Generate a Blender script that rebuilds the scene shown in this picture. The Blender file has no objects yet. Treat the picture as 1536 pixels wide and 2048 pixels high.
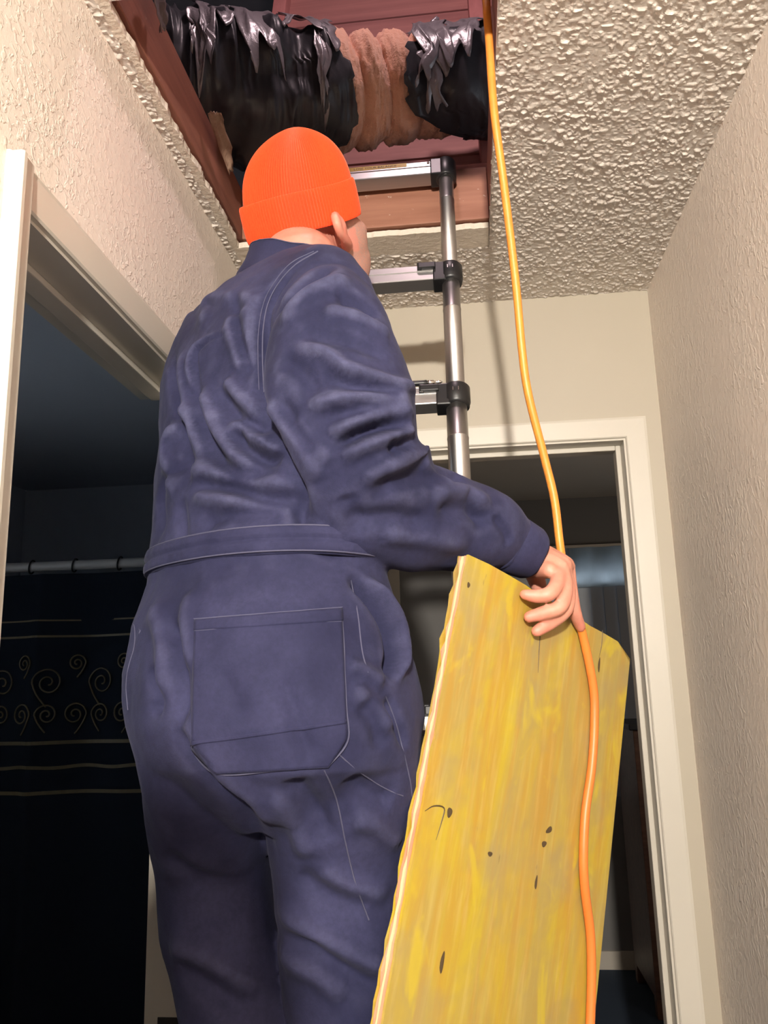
import bpy, bmesh, math, random
import numpy as np
from mathutils import Vector, Matrix, noise
from mathutils.bvhtree import BVHTree

random.seed(7); RNG = np.random.RandomState(7)
SC = bpy.context.scene
COL = SC.collection
PI = math.pi

# ------------------------------------------------------------------ camera
F_PX = 1610.883
CAM = Vector((0, 0, 1.44))
ROT = Matrix(((0.9939, 0.0480, 0.0991), (0.1069, -0.2042, -0.9731), (-0.0265, 0.9778, -0.2081)))
cam_data = bpy.data.cameras.new('camera')
cam = bpy.data.objects.new('camera', cam_data)
COL.objects.link(cam)
cam_data.sensor_fit = 'VERTICAL'; cam_data.sensor_height = 24.0
cam_data.lens = F_PX * 24.0 / 2048.0
cam_data.clip_start = 0.02
cam.matrix_world = Matrix.Translation(CAM) @ ROT.to_4x4()
SC.camera = cam

# ------------------------------------------------------------------ world, lights, exposure
SC.view_settings.view_transform = 'Standard'
SC.view_settings.look = 'None'
SC.view_settings.gamma = 1.0
SC.view_settings.use_curve_mapping = False
SC.view_settings.exposure = 0.0
world = bpy.data.worlds.new('dusk'); SC.world = world
world.use_nodes = True
bg = world.node_tree.nodes['Background']
bg.inputs[0].default_value = (0.58, 0.625, 0.69, 1); bg.inputs[1].default_value = 3.4
HALL_BULB = (0.03, -1.40, 2.03); HALL_POWER = 6100.0     # emission strength of the bare hallway bulb
ATTIC_BULB = (-0.05, 1.12, 3.45); ATTIC_POWER = 175.0
BULB_R = 0.042


# ------------------------------------------------------------------ helpers
def at(px, py, Y):
    """world point seen at photo pixel (px,py) at hallway depth Y"""
    r = ROT @ Vector(((px - 768) / F_PX, -(py - 1024) / F_PX, -1))
    return CAM + r * (Y / r.y)


def away(px, py, d):
    r = ROT @ Vector(((px - 768) / F_PX, -(py - 1024) / F_PX, -1))
    return CAM + r * d


def raydir(px, py):
    return (ROT @ Vector(((px - 768) / F_PX, -(py - 1024) / F_PX, -1))).normalized()


def V3(p): return Vector(p)


def link(name, me, mat=None, parent=None, smooth=False):
    o = bpy.data.objects.new(name, me)
    COL.objects.link(o)
    if mat is not None:
        for m in (mat if isinstance(mat, (list, tuple)) else [mat]):
            me.materials.append(m)
    if parent is not None: o.parent = parent
    if smooth:
        me.polygons.foreach_set('use_smooth', np.ones(len(me.polygons), dtype=bool))
    return o


def mesh(name, vf, mat=None, parent=None, smooth=False):
    v, f = vf
    me = bpy.data.meshes.new(name)
    me.from_pydata([tuple(p) for p in v], [], [tuple(q) for q in f])
    me.update()
    return link(name, me, mat, parent, smooth)


def empty(name, loc, label=None, cat=None, group=None, kind=None):
    o = bpy.data.objects.new(name, None); COL.objects.link(o)
    o.location = loc; o.empty_display_size = 0.05
    return tag(o, label, cat, group, kind)


def tag(o, label=None, cat=None, group=None, kind=None):
    if label: o['label'] = label
    if cat: o['category'] = cat
    if group: o['group'] = group
    if kind: o['kind'] = kind
    return o


def under(root, *objs):
    """parent without moving (vertices are in world space, root has only a location)"""
    for o in objs:
        o.parent = root
        o.matrix_parent_inverse = Matrix.Translation(root.location).inverted()


def join(*parts):
    V, Fc = [], []
    for v, f in parts:
        n = len(V); V += [Vector(p) for p in v]; Fc += [tuple(i + n for i in q) for q in f]
    return V, Fc


def box(x0, x1, y0, y1, z0, z1):
    v = [(x, y, z) for x in (x0, x1) for y in (y0, y1) for z in (z0, z1)]
    f = [(0, 1, 3, 2), (4, 6, 7, 5), (0, 4, 5, 1), (2, 3, 7, 6), (0, 2, 6, 4), (1, 5, 7, 3)]
    return [Vector(p) for p in v], f


def bevel_box(x0, x1, y0, y1, z0, z1, b=0.003, seg=2):
    bm = bmesh.new()
    v, f = box(x0, x1, y0, y1, z0, z1)
    bv = [bm.verts.new(p) for p in v]
    for q in f: bm.faces.new([bv[i] for i in q])
    bmesh.ops.recalc_face_normals(bm, faces=bm.faces)
    bmesh.ops.bevel(bm, geom=list(bm.edges), offset=b, segments=seg, affect='EDGES', profile=0.6)
    bm.verts.index_update()
    r = ([p.co.copy() for p in bm.verts], [tuple(x.index for x in q.verts) for q in bm.faces])
    bm.free(); return r


def xf(vf, M): return [M @ Vector(p) for p in vf[0]], vf[1]


def prism(profile, p0, p1, ax, ay, m0=0.0, m1=0.0):
    """extrude a 2D profile (list of (a,b) along ax, ay) from p0 to p1; m0/m1 shear the ends by a (mitre)"""
    p0, p1, ax, ay = Vector(p0), Vector(p1), Vector(ax), Vector(ay)
    d = (p1 - p0).normalized(); n = len(profile)
    v = [p0 + ax * a + ay * b + d * (a * m0) for a, b in profile] + [p1 + ax * a + ay * b + d * (a * m1) for a, b in profile]
    f = [(i, (i + 1) % n, n + (i + 1) % n, n + i) for i in range(n)] + [tuple(range(n - 1, -1, -1)), tuple(range(n, 2 * n))]
    return v, f


def catmull(pts, k):
    P = np.array([list(p) for p in pts], float)
    P = np.vstack([2 * P[0] - P[1], P, 2 * P[-1] - P[-2]])
    out = []
    for i in range(1, len(P) - 2):
        for j in range(k):
            t = j / k
            a, b, c, d = P[i - 1], P[i], P[i + 1], P[i + 2]
            out.append(0.5 * ((2 * b) + (-a + c) * t + (2 * a - 5 * b + 4 * c - d) * t * t + (-a + 3 * b - 3 * c + d) * t ** 3))
    out.append(P[-2]); return np.array(out)


def tube(pts, rad, n=12, k=6, cap=True, flat=None):
    """round-capped tube through pts with radii; flat=(axis vector, factor) squashes along an axis"""
    rr = rad if isinstance(rad, (list, tuple)) else [rad] * len(pts)
    D = catmull([list(p) + [r] for p, r in zip(pts, rr)], k)
    C, Rr = D[:, :3], D[:, 3]
    if cap:
        t0 = C[0] - C[1]; t0 /= np.linalg.norm(t0); t1 = C[-1] - C[-2]; t1 /= np.linalg.norm(t1)
        a = [math.radians(x) for x in (80, 55, 28)]
        pre = [C[0] + t0 * Rr[0] * math.sin(x) for x in a]; prr = [Rr[0] * math.cos(x) for x in a]
        post = [C[-1] + t1 * Rr[-1] * math.sin(x) for x in a[::-1]]; por = [Rr[-1] * math.cos(x) for x in a[::-1]]
        C = np.vstack([pre, C, post]); Rr = np.concatenate([prr, Rr, por])
    T = np.gradient(C, axis=0); T /= np.linalg.norm(T, axis=1)[:, None] + 1e-12
    u = np.cross(T[0], [0, 0, 1]) if abs(T[0][2]) < 0.9 else np.cross(T[0], [0, 1, 0])
    u /= np.linalg.norm(u); v, f = [], []
    for i in range(len(C)):
        u = u - T[i] * np.dot(u, T[i]); u /= np.linalg.norm(u); w = np.cross(T[i], u)
        for j in range(n):
            a = 2 * PI * j / n
            q = u * math.cos(a) + w * math.sin(a)
            if flat is not None:
                fa = np.array(flat[0]); q = q - fa * np.dot(q, fa) * (1 - flat[1])
            v.append(Vector(C[i] + q * Rr[i]))
    m = len(C)
    for i in range(m - 1):
        for j in range(n):
            f.append((i * n + j, i * n + (j + 1) % n, (i + 1) * n + (j + 1) % n, (i + 1) * n + j))
    f.append(tuple(range(n - 1, -1, -1))); f.append(tuple(range((m - 1) * n, m * n)))
    return v, f


def loft(rings):
    n = len(rings[0]); v = [Vector(p) for r in rings for p in r]; m = len(rings); f = []
    for i in range(m - 1):
        for j in range(n):
            f.append((i * n + j, i * n + (j + 1) % n, (i + 1) * n + (j + 1) % n, (i + 1) * n + j))
    f.append(tuple(range(n - 1, -1, -1))); f.append(tuple(range((m - 1) * n, m * n)))
    return v, f


def ell_ring(c, ax, ay, a, b, n=40, e=2.0):
    out = []
    for j in range(n):
        t = 2 * PI * j / n; ct, st = math.cos(t), math.sin(t)
        out.append(Vector(c) + Vector(ax) * (a * math.copysign(abs(ct) ** (2 / e), ct)) + Vector(ay) * (b * math.copysign(abs(st) ** (2 / e), st)))
    return out


def ellipsoid(c, ax, ay, az, ra, rb, rc, n=28, m=16):
    rings = []
    for i in range(1, m):
        p = PI * i / m - PI / 2
        rings.append([Vector(c) + Vector(ax) * (ra * math.cos(p) * math.cos(2 * PI * j / n)) + Vector(ay) * (rb * math.cos(p) * math.sin(2 * PI * j / n)) + Vector(az) * (rc * math.sin(p)) for j in range(n)])
    return loft(rings)


def lathe(profile, c, ax, ay, az, n=24):
    """profile: list of (r, h)"""
    return loft([[Vector(c) + Vector(ax) * (r * math.cos(2 * PI * j / n)) + Vector(ay) * (r * math.sin(2 * PI * j / n)) + Vector(az) * h for j in range(n)] for r, h in profile])


def remeshed(name, vf, voxel, it, fac=0.5):
    me = bpy.data.meshes.new(name + '_tmp'); me.from_pydata([tuple(p) for p in vf[0]], [], vf[1]); me.update()
    bm = bmesh.new(); bm.from_mesh(me); bmesh.ops.recalc_face_normals(bm, faces=bm.faces); bm.to_mesh(me); bm.free()
    o = bpy.data.objects.new(name + '_tmp', me); COL.objects.link(o)
    r = o.modifiers.new('r', 'REMESH'); r.mode = 'VOXEL'; r.voxel_size = voxel
    if it:
        s = o.modifiers.new('s', 'SMOOTH'); s.factor = fac; s.iterations = it
    dg = bpy.context.evaluated_depsgraph_get()
    out = bpy.data.meshes.new_from_object(o.evaluated_get(dg), depsgraph=dg)
    bpy.data.objects.remove(o); bpy.data.meshes.remove(me)
    out.name = name
    return out


def get_v(me):
    a = np.empty(len(me.vertices) * 3); me.vertices.foreach_get('co', a); return a.reshape(-1, 3)


def get_n(me):
    a = np.empty(len(me.vertices) * 3); me.vertex_normals.foreach_get('vector', a); return a.reshape(-1, 3)


def set_v(me, a):
    me.vertices.foreach_set('co', a.reshape(-1)); me.update()


def vnoise2(x, y, seed):
    """smooth 2D value noise in [0,1]"""
    g = np.random.RandomState(seed).rand(256, 256)
    xi, yi = np.floor(x).astype(int), np.floor(y).astype(int)
    fx, fy = x - xi, y - yi
    fx, fy = fx * fx * (3 - 2 * fx), fy * fy * (3 - 2 * fy)
    q = lambda a, b: g[a % 256, b % 256]
    return (q(xi, yi) * (1 - fx) + q(xi + 1, yi) * fx) * (1 - fy) + (q(xi, yi + 1) * (1 - fx) + q(xi + 1, yi + 1) * fx) * fy


def vnoise3(P, seed):
    g = np.random.RandomState(seed).rand(48, 48, 48)
    I = np.floor(P).astype(int); Fr = P - I; Fr = Fr * Fr * (3 - 2 * Fr); I = I % 48; J = (I + 1) % 48
    r = 0
    for a in (0, 1):
        for b in (0, 1):
            for c in (0, 1):
                w = (Fr[:, 0] if a else 1 - Fr[:, 0]) * (Fr[:, 1] if b else 1 - Fr[:, 1]) * (Fr[:, 2] if c else 1 - Fr[:, 2])
                r = r + w * g[(J if a else I)[:, 0], (J if b else I)[:, 1], (J if c else I)[:, 2]]
    return r


# ------------------------------------------------------------------ materials
class NT:
    def __init__(s, name):
        s.m = bpy.data.materials.new(name); s.m.use_nodes = True
        s.t = s.m.node_tree; s.b = s.t.nodes['Principled BSDF']
        s.tc = None

    def n(s, typ, **kw):
        x = s.t.nodes.new(typ)
        for k, v in kw.items(): setattr(x, k, v)
        return x

    def l(s, a, b): s.t.links.new(a, b)

    def coord(s, scale=(1, 1, 1), which='Object', rot=(0, 0, 0)):
        tc = s.n('ShaderNodeTexCoord'); mp = s.n('ShaderNodeMapping')
        mp.inputs['Scale'].default_value = scale; mp.inputs['Rotation'].default_value = rot
        s.l(tc.outputs[which], mp.inputs[0]); return mp.outputs[0]

    def noise(s, vec, scale, detail=4, rough=0.55, dist=0.0):
        x = s.n('ShaderNodeTexNoise'); x.inputs['Scale'].default_value = scale; x.inputs['Detail'].default_value = detail
        x.inputs['Roughness'].default_value = rough; x.inputs['Distortion'].default_value = dist
        s.l(vec, x.inputs['Vector']); return x.outputs['Fac']

    def ramp(s, fac, stops):
        r = s.n('ShaderNodeValToRGB'); e = r.color_ramp.elements
        while len(e) < len(stops): e.new(0.5)
        for q, (p, c) in zip(e, stops):
            q.position = p; q.color = (c, c, c, 1) if isinstance(c, (int, float)) else (*c, 1)
        s.l(fac, r.inputs[0]); return r.outputs[0]

    def mix(s, fac, a, b, mode='MIX'):
        x = s.n('ShaderNodeMix', data_type='RGBA', blend_type=mode)
        for v, i in ((fac, 0), (a, 6), (b, 7)):
            if hasattr(v, 'is_linked'): s.l(v, x.inputs[i])
            elif isinstance(v, (int, float)): x.inputs[i].default_value = v
            else: x.inputs[i].default_value = (*v, 1)
        return x.outputs[2]

    def math(s, op, a, b=0.0):
        x = s.n('ShaderNodeMath', operation=op)
        for v, i in ((a, 0), (b, 1)):
            if hasattr(v, 'is_linked'): s.l(v, x.inputs[i])
            else: x.inputs[i].default_value = v
        return x.outputs[0]

    def bump(s, h, strength, dist):
        x = s.n('ShaderNodeBump'); x.inputs['Strength'].default_value = strength; x.inputs['Distance'].default_value = dist
        s.l(h, x.inputs['Height']); s.l(x.outputs[0], s.b.inputs['Normal']); return x

    def col(s, c):
        if hasattr(c, 'is_linked'): s.l(c, s.b.inputs['Base Color'])
        else: s.b.inputs['Base Color'].default_value = (*c, 1)

    def set(s, **kw):
        for k, v in kw.items():
            i = s.b.inputs[k.replace('_', ' ')]
            if hasattr(v, 'is_linked'): s.l(v, i)
            else: i.default_value = v
        return s


def plain(name, c, rough=0.6, metal=0.0, spec=0.5, var=0.0, vs=20, bump=0.0, bs=80, bd=0.001):
    t = NT(name)
    if var:
        co = t.coord(); t.col(t.mix(t.math('MULTIPLY', t.noise(co, vs), 1.0), tuple(x * (1 - var) for x in c), tuple(min(1, x * (1 + var)) for x in c)))
    else: t.col(c)
    t.set(Roughness=rough, Metallic=metal, Specular_IOR_Level=spec)
    if bump: t.bump(t.noise(t.coord(), bs), bump, bd)
    return t.m


def wall_mat(name, c, scale, stretch, lo, hi, dist, strength=0.6, rough=0.55):
    t = NT(name); co = t.coord(stretch)
    h1 = t.ramp(t.noise(co, scale, 3, 0.55, 0.6), [(lo, 0), (hi, 1)])
    h2 = t.noise(co, scale * 3.2, 2)
    patch = t.ramp(t.noise(t.coord(), 5, 2), [(0.35, 0.25), (0.65, 1)])
    h = t.math('MULTIPLY', t.math('ADD', h1, t.math('MULTIPLY', h2, 0.45)), patch)
    t.bump(h, strength, dist)
    blotch = t.noise(t.coord(), 2.5, 3)
    t.col(t.mix(blotch, tuple(x * 0.96 for x in c), tuple(min(1, x * 1.03) for x in c)))
    t.set(Roughness=rough, Specular_IOR_Level=0.35); return t.m


M = {}
M['ceil'] = plain('popcorn_paint', (0.64, 0.58, 0.515), 0.6, var=0.04, vs=30, bump=0.3, bs=350, bd=0.002)
M['band'] = plain('smooth_ceiling_paint', (0.70, 0.62, 0.52), 0.65, var=0.05, vs=40, bump=0.8, bs=90, bd=0.004)
M['wall_left'] = wall_mat('knockdown_plaster', (0.80, 0.72, 0.635), 78, (1, 1.0, 1.3), 0.50, 0.62, 0.0022, 0.5)
M['wall_right'] = wall_mat('orange_peel_plaster', (0.82, 0.735, 0.66), 85, (1, 1, 0.75), 0.48, 0.62, 0.0024, 0.55)
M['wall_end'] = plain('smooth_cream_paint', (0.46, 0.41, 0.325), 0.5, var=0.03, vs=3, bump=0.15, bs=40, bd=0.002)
M['trim'] = plain('cream_gloss_trim_paint', (0.60, 0.555, 0.475), 0.38, var=0.03, vs=8, bump=0.08, bs=30, bd=0.001)
M['trim_dim'] = plain('trim_paint', (0.70, 0.63, 0.53), 0.4, var=0.03, vs=8)
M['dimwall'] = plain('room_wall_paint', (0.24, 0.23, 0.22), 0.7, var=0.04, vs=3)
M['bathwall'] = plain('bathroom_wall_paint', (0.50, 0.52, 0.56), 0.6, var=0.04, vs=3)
M['dim'] = plain('dark_absorbing_brown', (0.10, 0.075, 0.055), 0.7, var=0.1)  # dark tone so the added room behind returns little light
M['carpet'] = plain('navy_carpet', (0.035, 0.055, 0.09), 0.95, var=0.25, vs=200, bump=0.8, bs=500, bd=0.004)
M['tile'] = plain('bathroom_floor', (0.2, 0.2, 0.2), 0.4, var=0.1)


def wood(name, c1, c2, axis, rough=0.6, scale=14, specks=0.0):
    t = NT(name); sc = [1, 1, 1]
    for i in range(3): sc[i] = 0.08 if i == axis else 1.0
    co = t.coord(tuple(sc)); g = t.noise(co, scale * 3, 6, 0.6, 0.4); g2 = t.noise(co, scale, 3, 0.5, 1.2)
    c = t.mix(t.ramp(t.math('ADD', t.math('MULTIPLY', g, 0.6), t.math('MULTIPLY', g2, 0.4)), [(0.35, 0), (0.65, 1)]), c1, c2)
    if specks:
        s = t.ramp(t.noise(t.coord((1, 1, 1.6)), 42, 5, 0.7), [(0.66, 0), (0.70, specks)])
        c = t.mix(s, c, (0.62, 0.5, 0.42))
    t.col(c); t.set(Roughness=rough); t.bump(g, 0.3, 0.002); return t.m


M['joist'] = wood('stained_red_joist', (0.17, 0.062, 0.040), (0.30, 0.115, 0.075), 1, specks=0.25)
M['header'] = wood('stained_red_header', (0.24, 0.095, 0.055), (0.36, 0.16, 0.10), 0, specks=0.7)
M['plank'] = wood('attic_sheathing', (0.28, 0.115, 0.105), (0.42, 0.185, 0.16), 0)
M['rafter'] = wood('attic_rafter', (0.36, 0.13, 0.12), (0.46, 0.18, 0.165), 2)
M['attic_dark'] = plain('dusty_attic_board', (0.05, 0.045, 0.05), 0.9, var=0.2)
M['rubber'] = plain('black_plastic', (0.012, 0.012, 0.013), 0.38, var=0.1, bump=0.05)
t = NT('brushed_aluminium'); g = t.noise(t.coord((60, 60, 1.5)), 6, 3)
t.col(t.mix(g, (0.46, 0.445, 0.43), (0.54, 0.525, 0.51))); t.set(Metallic=1.0, Roughness=0.36); M['alu'] = t.m
t = NT('satin_aluminium_rung'); g = t.noise(t.coord((1.5, 60, 60)), 6, 3)
t.col(t.mix(g, (0.44, 0.43, 0.42), (0.52, 0.51, 0.50))); t.set(Metallic=0.9, Roughness=0.38); M['rung'] = t.m
M['sticker'] = plain('yellow_warning_sticker', (0.62, 0.42, 0.07), 0.5, var=0.08)
M['ink'] = plain('black_ink', (0.015, 0.014, 0.012), 0.6)
M['steel'] = plain('bright_steel', (0.7, 0.68, 0.64), 0.25, metal=1.0)
M['bronze'] = plain('dark_bronze', (0.02, 0.018, 0.016), 0.6)
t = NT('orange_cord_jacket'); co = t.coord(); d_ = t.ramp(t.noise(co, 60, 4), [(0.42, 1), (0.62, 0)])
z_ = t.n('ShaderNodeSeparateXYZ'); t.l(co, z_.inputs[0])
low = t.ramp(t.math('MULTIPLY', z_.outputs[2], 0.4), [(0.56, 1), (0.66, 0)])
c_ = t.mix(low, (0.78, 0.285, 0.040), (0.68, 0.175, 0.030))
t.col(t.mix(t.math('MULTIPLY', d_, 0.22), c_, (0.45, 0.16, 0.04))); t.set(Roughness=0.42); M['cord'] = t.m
t = NT('navy_twill'); co = t.coord()
w = t.noise(co, 9, 4); fz = t.noise(co, 420, 2)
base = t.mix(t.ramp(w, [(0.35, 0), (0.7, 1)]), (0.017, 0.018, 0.050), (0.037, 0.038, 0.090))
at_ = t.n('ShaderNodeAttribute', attribute_name='wear')
base = t.mix(t.math('MULTIPLY', at_.outputs['Fac'], 0.55), base, (0.105, 0.108, 0.195))
base = t.mix(t.ramp(t.noise(co, 150, 4, 0.7), [(0.35, 0.0), (0.7, 0.30)]), base, (0.008, 0.009, 0.024))
t.col(base)
wv = t.n('ShaderNodeTexWave', wave_type='BANDS', bands_direction='DIAGONAL'); wv.inputs['Scale'].default_value = 420; t.l(co, wv.inputs[0])
t.bump(t.math('ADD', t.math('MULTIPLY', wv.outputs['Fac'], 0.15), fz), 0.25, 0.0012)
t.set(Roughness=0.85, Specular_IOR_Level=0.2, Sheen_Weight=0.04, Sheen_Roughness=0.45); t.b.inputs['Sheen Tint'].default_value = (0.65, 0.65, 0.85, 1)
M['navy'] = t.m
t = NT('stitch_thread'); t.col((0.065, 0.065, 0.115)); t.set(Roughness=0.8); M['stitch'] = t.m
t = NT('orange_knit'); co = t.coord(); f_ = t.noise(co, 300, 2)
t.col(t.mix(f_, (0.86, 0.050, 0.010), (0.95, 0.085, 0.02))); t.bump(f_, 0.3, 0.001)
t.set(Roughness=0.9, Specular_IOR_Level=0.15, Sheen_Weight=0.5); t.b.inputs['Sheen Tint'].default_value = (1, 0.45, 0.3, 1); M['knit'] = t.m
t = NT('skin'); co = t.coord(); a = t.noise(co, 35, 4); b = t.noise(co, 260, 2)
c = t.mix(t.ramp(a, [(0.3, 0), (0.7, 1)]), (0.52, 0.205, 0.145), (0.62, 0.285, 0.205))
st = t.n('ShaderNodeAttribute', attribute_name='stubble'); sp = t.ramp(t.noise(co, 520, 2), [(0.44, 0), (0.60, 1)])
c = t.mix(t.math('MULTIPLY', st.outputs['Fac'], t.math('ADD', t.math('MULTIPLY', sp, 0.55), 0.35)), c, (0.30, 0.25, 0.22))
rd = t.n('ShaderNodeAttribute', attribute_name='flush')
c = t.mix(t.math('MULTIPLY', rd.outputs['Fac'], 0.6), c, (0.66, 0.20, 0.15))
t.col(c); t.bump(t.math('ADD', b, t.math('MULTIPLY', a, 2.0)), 0.22, 0.001)
t.set(Roughness=0.5, Subsurface_Weight=0.12, Subsurface_Scale=0.01); M['skin'] = t.m
M['eye'] = plain('eye_white', (0.75, 0.72, 0.68), 0.2)
M['leather'] = plain('brown_boot_leather', (0.05, 0.03, 0.02), 0.5, var=0.2)
t = NT('black_poly_sheeting'); co = t.coord((1, 0.6, 0.6)); a = t.noise(co, 30, 5, 0.6, 1.0)
t.col(t.mix(a, (0.020, 0.020, 0.024), (0.042, 0.040, 0.046))); t.set(Roughness=t.ramp(a, [(0.3, 0.30), (0.7, 0.46)]), Specular_IOR_Level=0.3)
t.bump(a, 0.3, 0.004); M['poly'] = t.m
t = NT('glass_wool'); co = t.coord(); a = t.noise(co, 26, 6, 0.7); b = t.noise(co, 160, 3, 0.7)
t.col(t.mix(a, (0.60, 0.27, 0.17), (0.80, 0.50, 0.36))); t.set(Roughness=1.0, Specular_IOR_Level=0.05, Sheen_Weight=0.3)
t.bump(t.math('ADD', a, t.math('MULTIPLY', b, 0.5)), 0.9, 0.008); M['wool'] = t.m
t = NT('kraft_paper'); co = t.coord(); a = t.noise(co, 25, 4, 0.6, 1.5)
t.col(t.mix(a, (0.26, 0.16, 0.11), (0.36, 0.24, 0.17))); t.set(Roughness=0.35); t.bump(a, 0.7, 0.01); M['kraft'] = t.m


# ================================================================== STRUCTURE
ZC = 2.44          # ceiling height
XL, XR = -0.522, 0.509
YE = 2.026         # end wall
HX0, HX1, HY0, HY1 = -0.479, 0.0865, 0.965, 1.648     # attic hatch opening


def struct(name, vf, mat, parent=None, smooth=False, label=None):
    o = mesh(name, vf, mat, parent, smooth)
    if parent is None: o['kind'] = 'structure'
    if label: o['label'] = label
    return o


floor = struct('floor', join(box(XL - 0.12, XR + 0.12, -0.50, 2.2, -0.1, 0), box(-3.1, 3.1, -5.6, -0.50, -0.1, 0), box(XL - 0.115, 1.9, 2.2, 4.7, -0.1, 0)), M['carpet'], label='dark navy carpet of the hallway and the unlit room')

# --- ceiling: popcorn relief modelled, opening for the hatch left free
BX0 = -0.503       # popcorn stops here, a smooth border runs to the hatch
BY1 = 1.742
st = 0.0024
xs = np.linspace(XL, XR, int((XR - XL) / st)); ys = np.linspace(0.20, YE, int((YE - 0.20) / st))
GX, GY = np.meshgrid(xs, ys, indexing='ij')
h = np.clip(vnoise2(GX / 0.0074, GY / 0.0060, 1) - 0.56, 0, 1) * 2.2
h2 = np.clip(vnoise2(GX / 0.0050, GY / 0.0044, 2) - 0.50, 0, 1) * 1.6
dens = vnoise2(GX / 0.05, GY / 0.05, 3) * 0.6 + 0.55
H = (h * 0.0046 + h2 * 0.0024) * dens + 0.0012
edge_j = (vnoise2(GX / 0.02, GY / 0.02, 9) - 0.5) * 0.008
inhole = ((GX > BX0 + edge_j) & (GX < HX1 + edge_j * 0.6) & (GY < BY1 + edge_j) & (GY > HY0 - 0.012) & ((GY < HY1) | (GX < HX1))) 
cv = np.stack([GX, GY, ZC - H], -1).reshape(-1, 3)
idx = np.arange(GX.size).reshape(GX.shape); keep = ~inhole
q = keep[:-1, :-1] & keep[1:, :-1] & keep[:-1, 1:] & keep[1:, 1:]
quads = np.stack([idx[:-1, :-1], idx[:-1, 1:], idx[1:, 1:], idx[1:, :-1]], -1)[q]
used = np.unique(quads); remap = -np.ones(GX.size, int); remap[used] = np.arange(len(used))
ceil_main = ([Vector(p) for p in cv[used]], [tuple(r) for r in remap[quads]])
ceiling = struct('ceiling', join(ceil_main, box(XL - 0.12, HX0 - 0.025, -0.50, 2.2, ZC + 0.0005, ZC + 0.013), box(HX1 + 0.001, XR + 0.12, -0.50, 2.2, ZC + 0.0005, ZC + 0.013),
                 box(HX0 - 0.025, HX1 + 0.001, 1.70, 2.2, ZC + 0.0005, ZC + 0.013), box(HX0 - 0.025, HX1 + 0.001, -0.50, HY0, ZC + 0.0005, ZC + 0.013),
                 box(XL, BX0, -0.50, 0.20, ZC - 0.004, ZC), box(HX1, XR, -0.50, 0.20, ZC - 0.004, ZC), box(BX0, HX1, -0.50, 0.20, ZC - 0.004, ZC)), M['ceil'], smooth=False,
                 label='popcorn textured ceiling around the open attic hatch')


def jag_strip(x0, x1, y0, y1, zb, zt, side, amp, seed, n=90):
    """flat strip with one ragged edge: side 'x1' or 'y0'"""
    r = np.random.RandomState(seed); v, f = [], []
    long = (y0, y1) if side == 'x1' else (x0, x1)
    j = 0.0
    for i in range(n + 1):
        s = long[0] + (long[1] - long[0]) * i / n
        j = 0.6 * j + amp * r.randn() * 0.5
        if side == 'x1': e = [(x0, s), (x1 + j, s)]
        else: e = [(s, y1), (s, y0 + j)]
        for (a, b) in e: v += [(a, b, zb), (a, b, zt)]
    for i in range(n):
        a, b = 4 * i, 4 * i + 4
        f += [(a, a + 2, b + 2, b), (a + 2, a + 3, b + 3, b + 2), (a + 1, b + 1, b + 3, a + 3), (a, b, b + 1, a + 1)]
    return [Vector(p) for p in v], f


struct('hatch_border', jag_strip(BX0 - 0.012, HX0 - 0.010, HY0 - 0.01, HY1 + 0.012, ZC - 0.001, ZC + 0.0125, 'x1', 0.0022, 3), M['band'], ceiling, label='smooth painted border left of the hatch with a ragged cut edge')
struct('hatch_border', jag_strip(BX0 - 0.012, HX1 - 0.0005, HY1 + 0.014, BY1 + 0.008, ZC - 0.001, ZC + 0.0125, 'y0', 0.0018, 4), M['band'], ceiling, label='smooth painted border at the far end of the hatch')
JZ0, JZ1 = ZC + 0.018, 2.582
struct('joist', join(bevel_box(HX0 - 0.043, HX0 - 0.004, -0.4, 2.2, JZ0, JZ1, 0.002)), M['joist'], ceiling, label='reddish joist along the left side of the hatch')
struct('joist', join(bevel_box(HX1 + 0.002, HX1 + 0.040, -0.4, 2.2, JZ0, JZ1, 0.002)), M['joist'], ceiling)
struct('header', join(bevel_box(HX0 - 0.003, HX1 + 0.001, HY1 + 0.003, HY1 + 0.041, JZ0 - 0.002, JZ1 + 0.004, 0.002)), M['header'], ceiling, label='brown board across the far end of the hatch with paint specks')
struct('header', join(bevel_box(HX0 - 0.003, HX1 + 0.001, HY0 - 0.04, HY0 - 0.002, JZ0, JZ1, 0.002)), M['header'], ceiling)

# --- walls
DL0, DL1, DLZ = 0.842, 1.469, 2.014     # left (bathroom) doorway
struct('wall_left', join(box(XL - 0.115, XL, -0.50, DL0 - 0.017, 0, ZC), box(XL - 0.062, XL, DL1 + 0.017, YE + 0.1, 0, ZC), box(XL - 0.115, XL, DL0 - 0.017, DL1 + 0.017, DLZ + 0.005, ZC)), M['wall_left'], label='textured cream wall over the bathroom doorway')
struct('wall_right', box(XR, XR + 0.12, -0.50, YE + 0.114, 0, ZC), M['wall_right'], label='textured beige wall on the right')
DE0, DE1, DEZ = -0.37, 0.412, 2.030     # end doorway
struct('wall_end', join(box(XL, DE0 - 0.017, YE, YE + 0.114, 0, ZC), box(DE1 + 0.017, XR, YE, YE + 0.114, 0, ZC), box(DE0 - 0.017, DE1 + 0.017, YE, YE + 0.114, DEZ + 0.005, ZC)), M['wall_end'], label='smooth cream end wall over the far doorway')
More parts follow.
